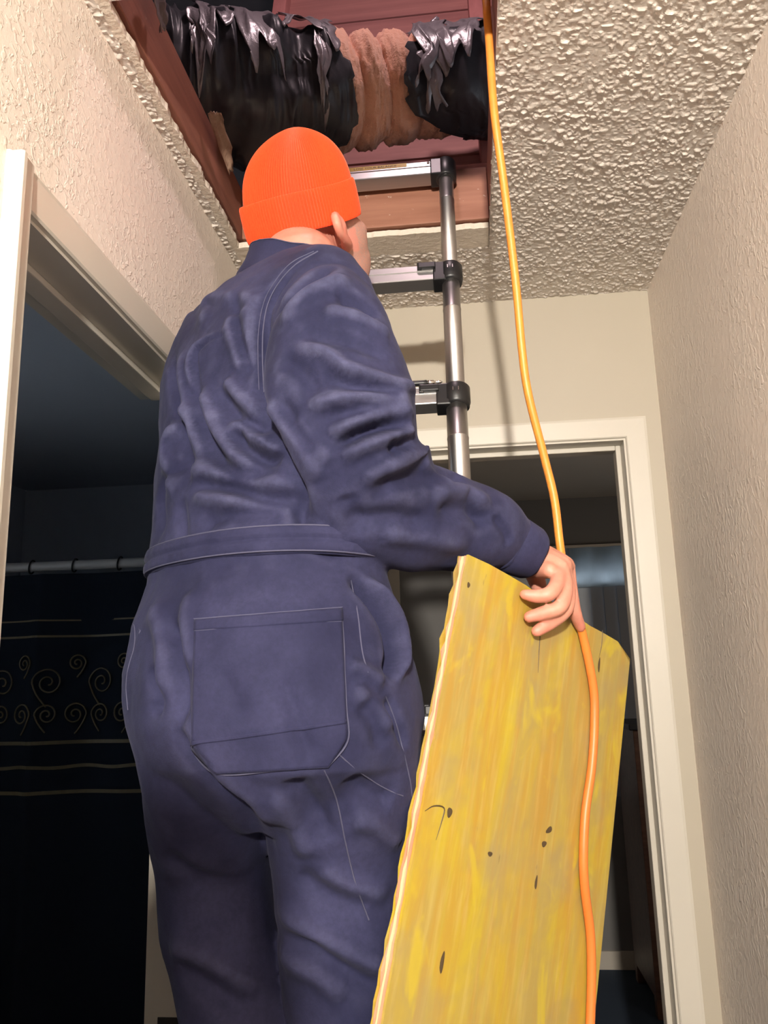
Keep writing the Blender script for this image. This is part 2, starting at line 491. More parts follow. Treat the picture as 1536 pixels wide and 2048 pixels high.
struct('wall_back', join(box(-3.1, 3.1, -5.6, -5.5, 0, ZC), box(-3.1, -3.0, -5.5, -0.62, 0, ZC), box(3.0, 3.1, -5.5, -0.62, 0, ZC), box(-3.1, XL - 0.115, -0.62, -0.50, 0, ZC), box(XR + 0.12, 3.1, -0.62, -0.50, 0, ZC), box(-3.1, 3.1, -5.6, -0.50, ZC + 0.0135, ZC + 0.06)), M['dim'], label='dark brown walls added behind the viewer to cut bounced light')  # invented dark room, keeps bounce off surfaces facing the viewer

# --- door frames: jambs, stops and casings
CAS = [(0, 0), (0, 0.008), (0.006, 0.011), (0.020, 0.0095), (0.026, 0.0095), (0.034, 0.014), (0.040, 0.015), (0.050, 0.015), (0.055, 0.012), (0.057, 0)]
FLAT = [(0, 0), (0, 0.0075), (0.003, 0.010), (0.047, 0.012), (0.053, 0.011), (0.055, 0)]
PX = Vector((1, 0, 0)); PY = Vector((0, 1, 0)); PZ = Vector((0, 0, 1))
door1 = empty('door_1', (XL, (DL0 + DL1) / 2, 0), 'cream painted frame of the dark bathroom doorway on the left', kind='structure')
rv = 0.005
LEG = [(0, 0), (0, 0.0135), (0.004, 0.0155), (0.022, 0.0165), (0.027, 0.0205), (0.033, 0.0205), (0.036, 0.0175), (0.036, 0.006), (0.0385, 0.004), (0.0385, 0)]
o1 = mesh('casing', prism(LEG, (XL, DL0 - rv, 0), (XL, DL0 - rv, DLZ + rv + 0.056), -PY, PX), M['trim'])
o2 = mesh('casing', prism(CAS, (XL, DL1 + rv, 0), (XL, DL1 + rv, DLZ + rv), PY, PX, 0, 1), M['trim'])
o3 = mesh('casing', prism(FLAT, (XL, DL0 - rv, DLZ + rv), (XL, DL1 + rv, DLZ + rv), PZ, PX, 0, 1), M['trim'])
jd = 0.118
o4 = mesh('jamb', join(box(XL - jd, XL + 0.001, DL0 - 0.018, DL0, 0, DLZ)), M['trim'])
o5 = mesh('jamb', join(box(XL - 0.062, XL + 0.001, DL1, DL1 + 0.018, 0, DLZ)), M['trim'])
o6 = mesh('head_jamb', box(XL - jd, XL + 0.001, DL0 - 0.018, DL1 + 0.018, DLZ, DLZ + 0.006), M['trim'])
o7 = mesh('door_stop', bevel_box(XL - 0.088, XL - 0.053, DL0, DL1, DLZ - 0.011, DLZ, 0.002), M['trim'])
o9 = mesh('door_stop', bevel_box(XL - 0.088, XL - 0.053, DL0, DL0 + 0.011, 0, DLZ - 0.011, 0.002), M['trim'])
o10 = mesh('strike_plate', join(bevel_box(XL - 0.038, XL + 0.006, DL1 - 0.0025, DL1, 0.845, 0.895, 0.001)), M['bronze'])
o10['label'] = 'dark strike plate on the bathroom door jamb'
under(door1, o1, o2, o3, o4, o5, o6, o7, o9, o10)

door2 = empty('door_2', ((DE0 + DE1) / 2, YE, 0), 'cream painted frame of the doorway in the end wall', kind='structure')
P = []
P.append(mesh('casing', prism(FLAT, (DE1 + rv, YE, 0), (DE1 + rv, YE, DEZ + rv), PX, -PY, 0, 1), M['trim']))
P.append(mesh('casing', prism(FLAT, (DE0 - rv, YE, 0), (DE0 - rv, YE, DEZ + rv), -PX, -PY, 0, 1), M['trim']))
P.append(mesh('casing', prism(FLAT, (DE0 - rv, YE, DEZ + rv), (DE1 + rv, YE, DEZ + rv), PZ, -PY, -1, 1), M['trim']))
P.append(mesh('jamb', box(DE1, DE1 + 0.018, YE - 0.001, YE + 0.118, 0, DEZ), M['trim']))
P.append(mesh('jamb', box(DE0 - 0.018, DE0, YE - 0.001, YE + 0.118, 0, DEZ), M['trim']))
P.append(mesh('head_jamb', box(DE0 - 0.018, DE1 + 0.018, YE - 0.001, YE + 0.118, DEZ, DEZ + 0.006), M['trim']))
P.append(mesh('door_stop', bevel_box(DE1 - 0.013, DE1, YE + 0.045, YE + 0.085, 0, DEZ, 0.003), M['trim']))
P.append(mesh('door_stop', bevel_box(DE0, DE0 + 0.013, YE + 0.045, YE + 0.085, 0, DEZ, 0.003), M['trim']))
P.append(mesh('door_stop', bevel_box(DE0 + 0.013, DE1 - 0.013, YE + 0.045, YE + 0.085, DEZ - 0.013, DEZ, 0.003), M['trim']))
under(door2, *P)

# --- unlit bathroom behind the left wall
BXW = -2.20; BYF = 3.75
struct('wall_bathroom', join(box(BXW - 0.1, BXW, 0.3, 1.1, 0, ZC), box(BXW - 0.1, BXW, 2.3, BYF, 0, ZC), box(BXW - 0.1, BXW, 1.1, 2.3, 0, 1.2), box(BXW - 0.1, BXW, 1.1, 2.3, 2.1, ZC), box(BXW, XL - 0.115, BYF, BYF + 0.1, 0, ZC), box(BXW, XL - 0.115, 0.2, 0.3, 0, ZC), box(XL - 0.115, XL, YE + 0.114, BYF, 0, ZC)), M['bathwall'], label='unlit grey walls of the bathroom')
struct('ceiling_bathroom', box(BXW - 0.1, XL - 0.117, 0.2, BYF + 0.1, ZC + 0.001, ZC + 0.06), M['bathwall'])
struct('floor_bathroom', box(BXW, XL - 0.115, 0.3, BYF, -0.1, 0), M['tile'])
# --- unlit room beyond the end door
RX0, RX1, RYF = XL, 1.55, 4.55
WX0, WX1, WZ0, WZ1 = 0.50, 1.30, 0.85, 2.02
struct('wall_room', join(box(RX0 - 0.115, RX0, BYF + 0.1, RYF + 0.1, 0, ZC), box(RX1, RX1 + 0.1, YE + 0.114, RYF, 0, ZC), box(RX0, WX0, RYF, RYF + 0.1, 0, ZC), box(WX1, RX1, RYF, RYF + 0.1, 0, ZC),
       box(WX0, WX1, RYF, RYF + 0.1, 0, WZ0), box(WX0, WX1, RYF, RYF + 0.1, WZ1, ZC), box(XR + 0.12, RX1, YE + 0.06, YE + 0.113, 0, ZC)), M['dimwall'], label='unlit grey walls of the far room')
struct('ceiling_room', box(RX0 - 0.002, RX1 + 0.1, YE + 0.116, RYF + 0.1, ZC + 0.001, ZC + 0.06), M['trim_dim'])
tg = NT('window_glass'); tg.col((0.9, 0.95, 1)); tg.set(Roughness=0.02, Transmission_Weight=1.0); M['glass'] = tg.m
win = empty('window_1', ((WX0 + WX1) / 2, RYF, WZ0), 'window of the far room at dusk behind vertical blinds', kind='structure')
under(win, mesh('frame', join(box(WX0, WX0 + 0.03, RYF + 0.03, RYF + 0.07, WZ0, WZ1), box(WX1 - 0.03, WX1, RYF + 0.03, RYF + 0.07, WZ0, WZ1), box(WX0, WX1, RYF + 0.03, RYF + 0.07, WZ0, WZ0 + 0.03), box(WX0, WX1, RYF + 0.03, RYF + 0.07, WZ1 - 0.03, WZ1)), M['trim_dim']),
      mesh('pane', box(WX0 + 0.03, WX1 - 0.03, RYF + 0.045, RYF + 0.050, WZ0 + 0.03, WZ1 - 0.03), M['glass']))
fill_win = empty('fill_window', (BXW, 1.7, 1.2), 'unseen window added to let dim fill light into the bathroom', kind='structure')  # unseen opening added so the sky lifts the dark bathroom
under(fill_win, mesh('pane', box(BXW - 0.06, BXW - 0.055, 1.1, 2.3, 1.2, 2.1), M['glass']), mesh('frame', join(box(BXW - 0.08, BXW - 0.04, 1.1, 1.13, 1.2, 2.1), box(BXW - 0.08, BXW - 0.04, 2.27, 2.3, 1.2, 2.1), box(BXW - 0.08, BXW - 0.04, 1.1, 2.3, 1.2, 1.23), box(BXW - 0.08, BXW - 0.04, 1.1, 2.3, 2.07, 2.1)), M['trim_dim']))
# --- attic shell: sheathing boards between rafters behind the header, a dark roof over everything
attic = empty('wall_attic', (-0.1, 1.9, JZ1), 'reddish sheathing boards and rafters of the attic behind the duct', kind='structure')
sl = Vector((0, 0.30, 0.954)).normalized(); p0 = Vector((0, 1.80, 2.56)); nrm = Vector((0, -0.954, 0.30)).normalized()


def slope_box(x0, x1, s0, s1, d0, d1, b=0.002):
    """box on the sheathing plane: s up the slope, d towards the room"""
    Mx = Matrix(((1, 0, 0, 0), (0, nrm.y, sl.y, p0.y), (0, nrm.z, sl.z, p0.z), (0, 0, 0, 1)))
    return xf(bevel_box(x0, x1, d0, d1, s0, s1, b), Mx)


k = 0
for s0 in (0.005, 0.225, 0.445, 0.665, 0.885, 1.105, 1.325):
    pk = mesh('plank', slope_box(-0.47, 0.62, s0 + 0.002, s0 + 0.217, -0.018 + 0.002 * (k % 2), 0.001 + 0.0025 * (k % 3)), M['plank']); under(attic, pk); k += 1
for x0 in (-0.505, 0.083, 0.60):
    under(attic, mesh('rafter', slope_box(x0, x0 + 0.040, 0.012, 1.55, 0.002, 0.050, 0.003), M['rafter']))
under(attic, mesh('ledger', bevel_box(-0.47, 0.60, 1.69, 1.735, 2.585, 2.625, 0.003), M['rafter']))
roof = struct('roof', join(box(-2.6, 2.6, -1.6, 4.4, 3.95, 4.0), box(-2.6, -2.5, -1.6, 4.4, ZC + 0.02, 3.95), box(2.5, 2.6, -1.6, 4.4, ZC + 0.02, 3.95), box(-2.5, 2.5, -1.7, -1.6, ZC + 0.02, 3.95), box(-2.5, 2.5, 4.4, 4.5, ZC + 0.02, 3.95)), M['attic_dark'], label='dark unlit underside of the attic roof')

# ================================================================== ATTIC DUCT
DP = [at(300, 160, 1.455), at(420, 182, 1.52), at(560, 190, 1.585), at(690, 192, 1.63), at(800, 184, 1.655), at(950, 166, 1.665), at(1090, 150, 1.67)]
DR = [0.148, 0.151, 0.146, 0.133, 0.125, 0.115, 0.113]
duct = empty('insulated_duct', DP[3], 'insulated air duct in torn black plastic crossing above the attic hatch', 'duct')
Dp = catmull([list(p) + [r] for p, r in zip(DP, DR)], 60)
DC, DRr = Dp[:, :3], Dp[:, 3]
DT = np.gradient(DC, axis=0); DT /= np.linalg.norm(DT, axis=1)[:, None]
DU = np.cross(DT, [0, 0, 1.0]); DU /= np.linalg.norm(DU, axis=1)[:, None]     # towards the camera
if DU[0][1] > 0: DU = -DU
DW = np.cross(DU, DT); DW *= np.sign(DW[:, 2:3])
NPT = len(DC)


def duct_u(px):
    """index along the duct whose centre projects at pixel column px (survey)"""
    c = np.array(ROT.inverted() @ Vector((0, 0, 0)))
    q = (DC - np.array(CAM)) @ np.array(ROT)
    X = 768 + F_PX * q[:, 0] / -q[:, 2]
    return int(np.argmin(np.abs(X - px)))


def duct_skin(i0, i1, edge0, edge1, disp, nseg=110, thick=0.0):
    """surface of the duct between path indices i0..i1 (edges ragged by functions of angle)"""
    n_u = max(8, int((i1 - i0)))
    V = []; 
    for a in range(nseg):
        th = 2 * PI * a / nseg
        e0, e1 = i0 + edge0(th), i1 + edge1(th)
        for b in range(n_u + 1):
            u = e0 + (e1 - e0) * b / n_u; u = min(max(u, 0), NPT - 1.001); j = int(u); fr = u - j
            c = DC[j] * (1 - fr) + DC[j + 1] * fr; r = DRr[j]
            V.append((c, DU[j] * math.cos(th) + DW[j] * math.sin(th), r, th, u))
    C = np.array([v[0] for v in V]); D = np.array([v[1] for v in V]); R = np.array([v[2] for v in V]); TH = np.array([v[3] for v in V]); U = np.array([v[4] for v in V])
    Pn = C + D * (R + disp(TH, U))[:, None]
    f = []
    for a in range(nseg):
        for b in range(n_u):
            a2 = (a + 1) % nseg
            f.append((a * (n_u + 1) + b, a2 * (n_u + 1) + b, a2 * (n_u + 1) + b + 1, a * (n_u + 1) + b + 1))
    return [Vector(p) for p in Pn], f


uL, uR = duct_u(652), duct_u(862)


def poly_disp(seed, amp):
    def d(th, u):
        cx, sx = np.cos(th) * 2.2 + 7, np.sin(th) * 2.2 + 7
        a = vnoise3(np.stack([u / 16.0, cx * 0.40, sx * 0.45], 1), seed)            # folds running round the duct
        a = 1 - np.abs(2 * a - 1)
        b = vnoise3(np.stack([u / 6.5 + 9, cx * 0.8, sx * 0.8], 1), seed + 1); b = 1 - np.abs(2 * b - 1)
        c = vnoise3(np.stack([u / 22.0, cx * 0.8, sx * 0.8], 1), seed + 2) - 0.5
        return amp * (a ** 2 * 0.75 + b ** 2 * 0.28 + c * 1.9) - amp * 0.3
    return d


def rag(seed, amp):
    g = np.random.RandomState(seed).rand(64)
    return lambda th: amp * (g[int(th * 6) % 64] - 0.5) + amp * 0.8 * math.sin(th * 2 + seed)


def lobe(th, u):
    w = (u - uL) / (uR - uL)
    l = np.abs(np.sin(PI * (w * 3.2 + 0.12 * np.sin(th * 2) + 0.15))) ** 0.55
    up = np.clip(np.sin(th) * 0.6 + np.cos(th) * 0.55, 0, 1)
    nz = vnoise3(np.stack([u / 6, np.cos(th) * 3 + 8, np.sin(th) * 3 + 8], 1), 5) - 0.5
    nz2 = vnoise3(np.stack([u / 2, np.cos(th) * 9 + 18, np.sin(th) * 9 + 18], 1), 6) - 0.5
    return -0.026 + 0.036 * l * (0.45 + 0.55 * up) + nz * 0.012 + nz2 * 0.007


tilt = lambda th: 16 * math.cos(th) - 7 * math.sin(th * 2)
tiltR = lambda th: -22 * math.cos(th) * (0.5 - 0.5 * math.sin(th)) * 1.8 + 4
under(duct, mesh('insulation', duct_skin(uL - 12, uR + 14, lambda t: 0, lambda t: 0, lobe), M['wool'], None, True))
duct.children[0]['label'] = 'bare pinkish glass wool insulation between the torn plastic'
r1, r2 = rag(11, 9), rag(12, 9)
under(duct, mesh('plastic_jacket', duct_skin(0, uL, lambda t: 0, lambda t: r1(t) + tilt(t), poly_disp(21, 0.020)), M['poly'], None, True))
under(duct, mesh('plastic_jacket', duct_skin(uR, NPT - 2, lambda t: r2(t) + tiltR(t), lambda t: 0, poly_disp(31, 0.017)), M['poly'], None, True))


def flap(pix, off=0.012, seed=1, curl=0.02, parent=None, mat=None, name='torn_flap', nsub=10, base=None):
    """thin torn sheet: four corners (pixel,pixel,hallway depth); crumpled and given thickness"""
    c = [np.array(at(*p)) for p in pix]
    nn = np.cross(c[1] - c[0], c[3] - c[0]); nn /= np.linalg.norm(nn)
    if np.dot(nn, np.array(CAM) - c[0]) < 0: nn = -nn
    rs = np.random.RandomState(seed); V = []
    gu, gv = np.meshgrid(np.linspace(0, 1, nsub), np.linspace(0, 1, nsub), indexing='ij')
    nz = vnoise2(gu * 4 + seed, gv * 3 + seed, seed) - 0.5; nz2 = vnoise2(gu * 9 + seed, gv * 5, seed + 1) - 0.5
    for i in range(nsub):
        for j in range(nsub):
            u, v = gu[i, j], gv[i, j]
            p = (c[0] * (1 - u) + c[1] * u) * (1 - v) + (c[3] * (1 - u) + c[2] * u) * v
            edge = 1.0 if 0 < i < nsub - 1 and 0 < j < nsub - 1 else 0.0
            p = p + nn * (nz[i, j] * curl + nz2[i, j] * curl * 0.5)
            if not edge: p = p + (c[1] - c[0]) * rs.randn() * 0.018 + (c[3] - c[0]) * rs.randn() * 0.018
            V.append(p)
    n2 = len(V); V = V + [p - nn * 0.0012 for p in V]; f = []
    ix = lambda i, j, o=0: i * nsub + j + o
    for i in range(nsub - 1):
        for j in range(nsub - 1):
            f.append((ix(i, j), ix(i + 1, j), ix(i + 1, j + 1), ix(i, j + 1)))
            f.append((ix(i, j, n2), ix(i, j + 1, n2), ix(i + 1, j + 1, n2), ix(i + 1, j, n2)))
    ring = [ix(i, 0) for i in range(nsub)] + [ix(nsub - 1, j) for j in range(1, nsub)] + [ix(i, nsub - 1) for i in range(nsub - 2, -1, -1)] + [ix(0, j) for j in range(nsub - 2, 0, -1)]
    for a, b in zip(ring, ring[1:] + ring[:1]): f.append((a, a + n2, b + n2, b))
    o = mesh(name, ([Vector(p) for p in V], f), mat or M['poly'], None, True)
    if parent: under(parent, o)
    return o


tp = NT('grey_poly_flap'); co = tp.coord(); a = tp.noise(co, 24, 5, 0.6, 1.2)
tp.col(tp.mix(a, (0.10, 0.09, 0.10), (0.22, 0.19, 0.20))); tp.set(Roughness=0.3, Specular_IOR_Level=0.8); tp.bump(a, 0.4, 0.006); M['flap'] = tp.m
def skin_flap(px0, px1, th0, th1, seed, nu=20, nv=20, lift=0.007):
    """torn sheet of film lying on the upper side of the duct, ragged along its free edges"""
    i0, i1 = duct_u(px0), duct_u(px1); rs = np.random.RandomState(seed); V, NV_ = [], []
    e0, e1, e2, e3 = [np.convolve(rs.randn(max(nu, nv) + 4), [0.25, 0.5, 0.6, 0.5, 0.25], 'valid') for _ in range(4)]
    for a in range(nu):
        for b in range(nv):
            u, v = a / (nu - 1), b / (nv - 1)
            uu = i0 + e0[b] * 2.5 + (i1 - i0 + (e1[b] - e0[b]) * 2.5) * u
            tt = math.radians(th0 + e2[a] * 8 * (1 - v) + (th1 - th0) * v + 6 * math.sin(u * 5 + seed) * (1 - v))
            uu = min(max(uu, 0), NPT - 2); j = int(uu); fr = uu - j
            c = DC[j] * (1 - fr) + DC[j + 1] * fr; d = DU[j] * math.cos(tt) + DW[j] * math.sin(tt)
            n1 = 1 - abs(2 * float(vnoise2(np.array([u * 3.2 + seed * 3.1]), np.array([v * 1.6 + seed]), 60)[0]) - 1)
            n2 = float(vnoise2(np.array([u * 9 + seed]), np.array([v * 7 + seed]), 61)[0])
            V.append(c + d * (DRr[j] + lift + 0.010 * n1 + 0.002 * n2 + 0.008 * (1 - v) * (1 - v))); NV_.append(d)
    n2_ = len(V); V = V + [p - d * 0.0012 for p, d in zip(V, NV_)]; f = []
    ix = lambda i, j, o=0: i * nv + j + o
    for i in range(nu - 1):
        for j in range(nv - 1):
            f.append((ix(i, j), ix(i + 1, j), ix(i + 1, j + 1), ix(i, j + 1))); f.append((ix(i, j, n2_), ix(i, j + 1, n2_), ix(i + 1, j + 1, n2_), ix(i + 1, j, n2_)))
    ring = [ix(i, 0) for i in range(nu)] + [ix(nu - 1, j) for j in range(1, nv)] + [ix(i, nv - 1) for i in range(nu - 2, -1, -1)] + [ix(0, j) for j in range(nv - 2, 0, -1)]
    for a, b in zip(ring, ring[1:] + ring[:1]): f.append((a, a + n2_, b + n2_, b))
    o = mesh('torn_flap', ([Vector(p) for p in V], f), M['flap'], None, True); under(duct, o)


for q in ((352, 396, -24, 24, 3), (372, 446, 4, 52, 4), (462, 540, -14, 56, 5), (556, 664, 12, 58, 6), (616, 640, -44, 18, 7), (832, 900, -26, 56, 8), (884, 962, 2, 56, 9), (842, 874, -56, -6, 10)): skin_flap(*q)
flap(((812, 66, 1.61), (874, 34, 1.615), (888, 52, 1.605), (835, 72, 1.60)), seed=5, parent=duct, mat=M['flap'], curl=0.012, nsub=14)
kp = flap([(414, 226, 1.345), (440, 224, 1.36), (467, 300, 1.455), (460, 352, 1.49)], seed=13, curl=0.012, mat=M['kraft'], name='paper_facing')
tag(kp, 'crumpled brown paper insulation facing tucked behind the left joist', 'paper')
ps = flap([(299, -20, 1.04), (330, -16, 1.09), (336, 55, 1.10), (322, 66, 1.095)], seed=15, curl=0.01, mat=M['flap'], name='plastic_scrap')
tag(ps, 'greyish scrap of plastic film lying over the left joist', 'plastic scrap')

# ================================================================== LADDER
LT = Vector((-0.005, 1.62, 2.561)); SPZ, SPY = 0.295, 0.0745
LD = Vector((0, -SPY, -SPZ)).normalized()           # down the ladder
LN = PX.cross(LD).normalized()
if LN.y > 0: LN = -LN                                # towards the climber
LW = 0.392
lad = empty('telescopic_ladder', LT + LD * (2.561 / -LD.z) + Vector((-LW / 2, 0, 0)), 'aluminium telescopic ladder leaning into the attic hatch in front of the climber', 'ladder')
NR = 9; STEP = math.hypot(SPZ, SPY)
for k in range(NR):
    c = LT + LD * (STEP * k); r = 0.0160 + 0.0019 * k
    for sx in (0, -LW):
        b = c + Vector((sx, 0, 0))
        L = STEP if k < NR - 1 else (c.z / -LD.z) - 0.03
        prof = [(r * 0.7, 0.0), (r, 0.002), (r, 0.30 * L - 0.002), (r + 0.0006, 0.30 * L - 0.001), (r + 0.0006, 0.30 * L + 0.001), (r, 0.30 * L + 0.002), (r, L - 0.002), (r * 0.7, L)]
        s = mesh('pole_section', lathe(prof, b, PX, LN, LD, 28), M['alu'], None, True); under(lad, s)
        # black collar with its latch
        ro = r + 0.0075
        if k == 0:
            col = mesh('end_cap', join(lathe([(0.004, -0.030), (ro * 0.8, -0.028), (ro, -0.021), (ro, 0.024), (ro - 0.002, 0.027), (r * 0.9, 0.027)], b, PX, LN, LD, 28)), M['rubber'], None, True)
        else:
            col = mesh('collar', lathe([(r * 0.8, -0.022), (ro - 0.002, -0.022), (ro, -0.019), (ro, 0.013), (ro - 0.002, 0.016), (ro - 0.002, 0.022), (r * 0.8, 0.022)], b, PX, LN, LD, 28), M['rubber'], None, True)
        under(lad, col)
        sg = -1 if sx == 0 else 1
        Mx = Matrix(((1, LN.x, -LD.x, b.x), (0, LN.y, -LD.y, b.y), (0, LN.z, -LD.z, b.z), (0, 0, 0, 1)))
        a0, a1 = sorted((sg * (r * 0.5), sg * (r + 0.018)))
        sock = mesh('rung_socket', xf(bevel_box(a0, a1, -0.020, 0.021, -0.026, 0.022, 0.003), Mx), M['rubber']); under(lad, sock)
        if k:
            a0, a1 = sorted((sg * (r + 0.012), sg * (r + 0.048)))
            la = mesh('latch', xf(join(bevel_box(a0, a1, 0.019, 0.0275, 0.003, 0.017, 0.002), bevel_box(*sorted((sg * (r + 0.040), sg * (r + 0.050))), 0.019, 0.025, 0.001, 0.020, 0.002)), Mx), M['rubber']); under(lad, la)
            mk = mesh('lock_mark', xf(join(box(-0.006, -0.0045, ro - 0.001, ro + 0.0004, 0.0, 0.008), box(0.0045, 0.006, ro - 0.001, ro + 0.0004, 0.0, 0.008)), Mx), M['steel']); under(col, mk)
    Mr = Matrix(((1, LN.x, 0, c.x), (0, LN.y, 0, c.y), (0, 0, 1, c.z), (0, 0, 0, 1)))
    # rung: flat tread, its front face tilted like the ladder
    Mx = Matrix(((1, 0, 0, c.x), (0, LN.y, -LD.y, c.y), (0, LN.z, -LD.z, c.z), (0, 0, 0, 1)))
    tr = bevel_box(-LW + r, -r, -0.017, 0.0185, -0.022, 0.017, 0.0025)
    rg = mesh('rung', xf(join(tr, bevel_box(-LW + r + 0.004, -r - 0.004, 0.0175, 0.0200, -0.0005, 0.0035, 0.0008)), Mx), M['rung']); under(lad, rg)
    if k == 0:
        stk = mesh('warning_sticker', xf(box(-LW + 0.05, -0.086, 0.0182, 0.0191, 0.005, 0.0165), Mx), M['sticker']); under(rg, stk); stk['label'] = 'yellow warning sticker on the top rung'
        cu = bpy.data.curves.new('warning_text', 'FONT'); cu.body = 'LOSE YOUR BALANCE'; cu.size = 0.0085; cu.align_x = 'RIGHT'
        to = bpy.data.objects.new('warning_text', cu); COL.objects.link(to)
        tm = bpy.data.meshes.new_from_object(to.evaluated_get(bpy.context.evaluated_depsgraph_get())); bpy.data.objects.remove(to)
        tv = get_v(tm)
        W_ = np.array([list(Mx @ Vector((-0.109 + x * 1.15, 0.0194, 0.0075 + y))) for x, y, z in tv]); set_v(tm, W_)
        tx = link('warning_text', tm, M['ink']); under(rg, tx)
        rv_ = mesh('rivet', xf(lathe([(0.0035, 0), (0.003, 0.0015), (0.0005, 0.002)], (-r - 0.022, 0.0185, 0.011), PX, PZ, PY, 12), Mx), M['steel'], None, True); under(rg, rv_)
for sx in (0, -LW):
    c = LT + LD * (2.561 / -LD.z - 0.02) + Vector((sx, 0, 0))
    ft = mesh('foot', bevel_box(c.x - 0.042, c.x + 0.042, c.y - 0.045, c.y + 0.045, 0.0, 0.045, 0.006), M['rubber']); under(lad, ft)

# small black-handled tool lying on the third rung
RS = STEP * 2; rc = LT + LD * RS
tl0 = Vector((-0.116, rc.y - 0.014, rc.z + 0.0285)); td = Vector((1, 0.12, 0.05)).normalized()
tw = PZ.cross(td).normalized(); tu = td.cross(tw)
tool = empty('hand_tool', tl0, 'small black handled tool with a silver tip lying on a ladder rung', 'tool')
under(tool, mesh('handle', lathe([(0.002, 0), (0.0055, 0.002), (0.006, 0.01), (0.0055, 0.05), (0.0062, 0.056), (0.004, 0.058)], tl0, tw, tu, td, 14), M['rubber'], None, True),
      mesh('shaft', lathe([(0.0045, 0.058), (0.0048, 0.062), (0.0048, 0.070), (0.0025, 0.072), (0.0025, 0.076), (0.0032, 0.078), (0.0034, 0.083), (0.001, 0.087)], tl0, tw, tu, td, 14), M['steel'], None, True))

# ================================================================== PLYWOOD
PA = Vector((0.0037, 1.0688, 1.6098)); PU = Vector((0.592, 0.7541, -0.2844)); PE = Vector((0.214, 0.193, 0.9576)); PN = PU.cross(PE)
PW, PH, PT = 0.4433, 0.69, 0.0180
PMX = Matrix(((PU.x, PE.x, PN.x, PA.x), (PU.y, PE.y, PN.y, PA.y), (PU.z, PE.z, PN.z, PA.z), (0, 0, 0, 1)))


def ply_at(px, py, off=0.0):
    r = raydir(px, py); P0 = PA + PN * off
    return CAM + r * ((P0 - CAM).dot(PN) / r.dot(PN))


def ply_sheet(z0, z1, jl, seed, nu=10, nv=45, corner=0.020):
    """one veneer in board coordinates (x along the top, y up, z normal); ragged left edge"""
    r = np.random.RandomState(seed); J = r.randn(nv + 1) * jl
    V, f = [], []
    for zz in (z0, z1):
        for b in range(nv + 1):
            y = -PH * (1 - b / nv)
            for a in range(nu + 1):
                x = PW * a / nu
                if a == 0: x += J[b]
                yy = y
                if b == nv:
                    yy += 0.0012 * math.sin(a * 2.1 + seed) - (corner if a == nu else 0) - (0.006 if a == 0 else 0)
                V.append(Vector((x, yy, zz)))
    n1 = (nu + 1) * (nv + 1); ix = lambda a, b, o=0: b * (nu + 1) + a + o
    for b in range(nv):
        for a in range(nu):
            f.append((ix(a, b), ix(a, b + 1), ix(a + 1, b + 1), ix(a + 1, b)))
            f.append((ix(a, b, n1), ix(a + 1, b, n1), ix(a + 1, b + 1, n1), ix(a, b + 1, n1)))
    ring = [ix(a, 0) for a in range(nu + 1)] + [ix(nu, b) for b in range(1, nv + 1)] + [ix(a, nv) for a in range(nu - 1, -1, -1)] + [ix(0, b) for b in range(nv - 1, 0, -1)]
    for a, b in zip(ring, ring[1:] + ring[:1]): f.append((a, b, b + n1, a + n1))
    return V, f


t = NT('yellow_lacquered_plywood'); co = t.coord((1, 0.10, 1)); co1 = t.coord((1, 0.45, 1)); co2 = t.coord()
g = t.noise(co, 26, 6, 0.62, 0.7); g2 = t.noise(co, 85, 4, 0.6, 0.3); blot = t.noise(co1, 9, 4, 0.6, 0.8); b2 = t.noise(co2, 7, 4)
c = t.mix(t.ramp(blot, [(0.40, 0), (0.60, 1)]), (0.45, 0.335, 0.030), (0.37, 0.27, 0.070))
c = t.mix(t.math('MULTIPLY', t.ramp(g, [(0.46, 0), (0.66, 1)]), 0.75), c, (0.42, 0.235, 0.035))
c = t.mix(t.math('MULTIPLY', t.ramp(g2, [(0.50, 0), (0.72, 1)]), 0.35), c, (0.55, 0.43, 0.15))
c = t.mix(t.math('MULTIPLY', t.ramp(b2, [(0.52, 0), (0.66, 1)]), 0.45), c, (0.30, 0.235, 0.12))
c = t.mix(t.ramp(t.noise(co1, 14, 3, 0.5, 1.5), [(0.60, 0), (0.70, 0.7)]), c, (0.50, 0.385, 0.03))
c = t.mix(t.ramp(t.noise(t.coord((1, 0.3, 1)), 34, 3), [(0.72, 0), (0.76, 0.7)]), c, (0.16, 0.11, 0.05))
t.col(c); t.set(Roughness=t.ramp(b2, [(0.4, 0.34), (0.6, 0.5)]), Specular_IOR_Level=0.4)
t.bump(t.math('ADD', g, t.math('MULTIPLY', g2, 0.5)), 0.2, 0.002); M['ply_face'] = t.m
M['ply_a'] = wood('pale_veneer', (0.66, 0.45, 0.24), (0.78, 0.57, 0.34), 1, 0.8, 40)
M['ply_b'] = wood('reddish_veneer', (0.42, 0.20, 0.12), (0.60, 0.33, 0.20), 1, 0.8, 40)
M['knot'] = plain('dark_knot', (0.07, 0.045, 0.02), 0.6)
M['bare'] = plain('split_wood', (0.62, 0.36, 0.06), 0.6, var=0.1)
plyw = empty('plywood_board', (0, 0, 0), 'yellow lacquered plywood board with a ragged edge held at the side of the man', 'board')
plyw.matrix_world = PMX
T5 = PT / 5
for i in range(5):
    nm = 'face_veneer' if i in (0, 4) else 'inner_ply'
    o = mesh(nm, ply_sheet(-T5 * (i + 1) + 0.0002, -T5 * i, 0.0010 + 0.0009 * (i > 2), 40 + i, nv=45, corner=0.020 + 0.001 * i), M['ply_face'] if i in (0, 4) else (M['ply_a'] if i == 2 else M['ply_b']))
    o.parent = plyw
    if i == 0: o.data.materials.append(M['ply_a']); o['label'] = 'yellow front veneer with knots and worn streaks'
pinv = PMX.inverted()


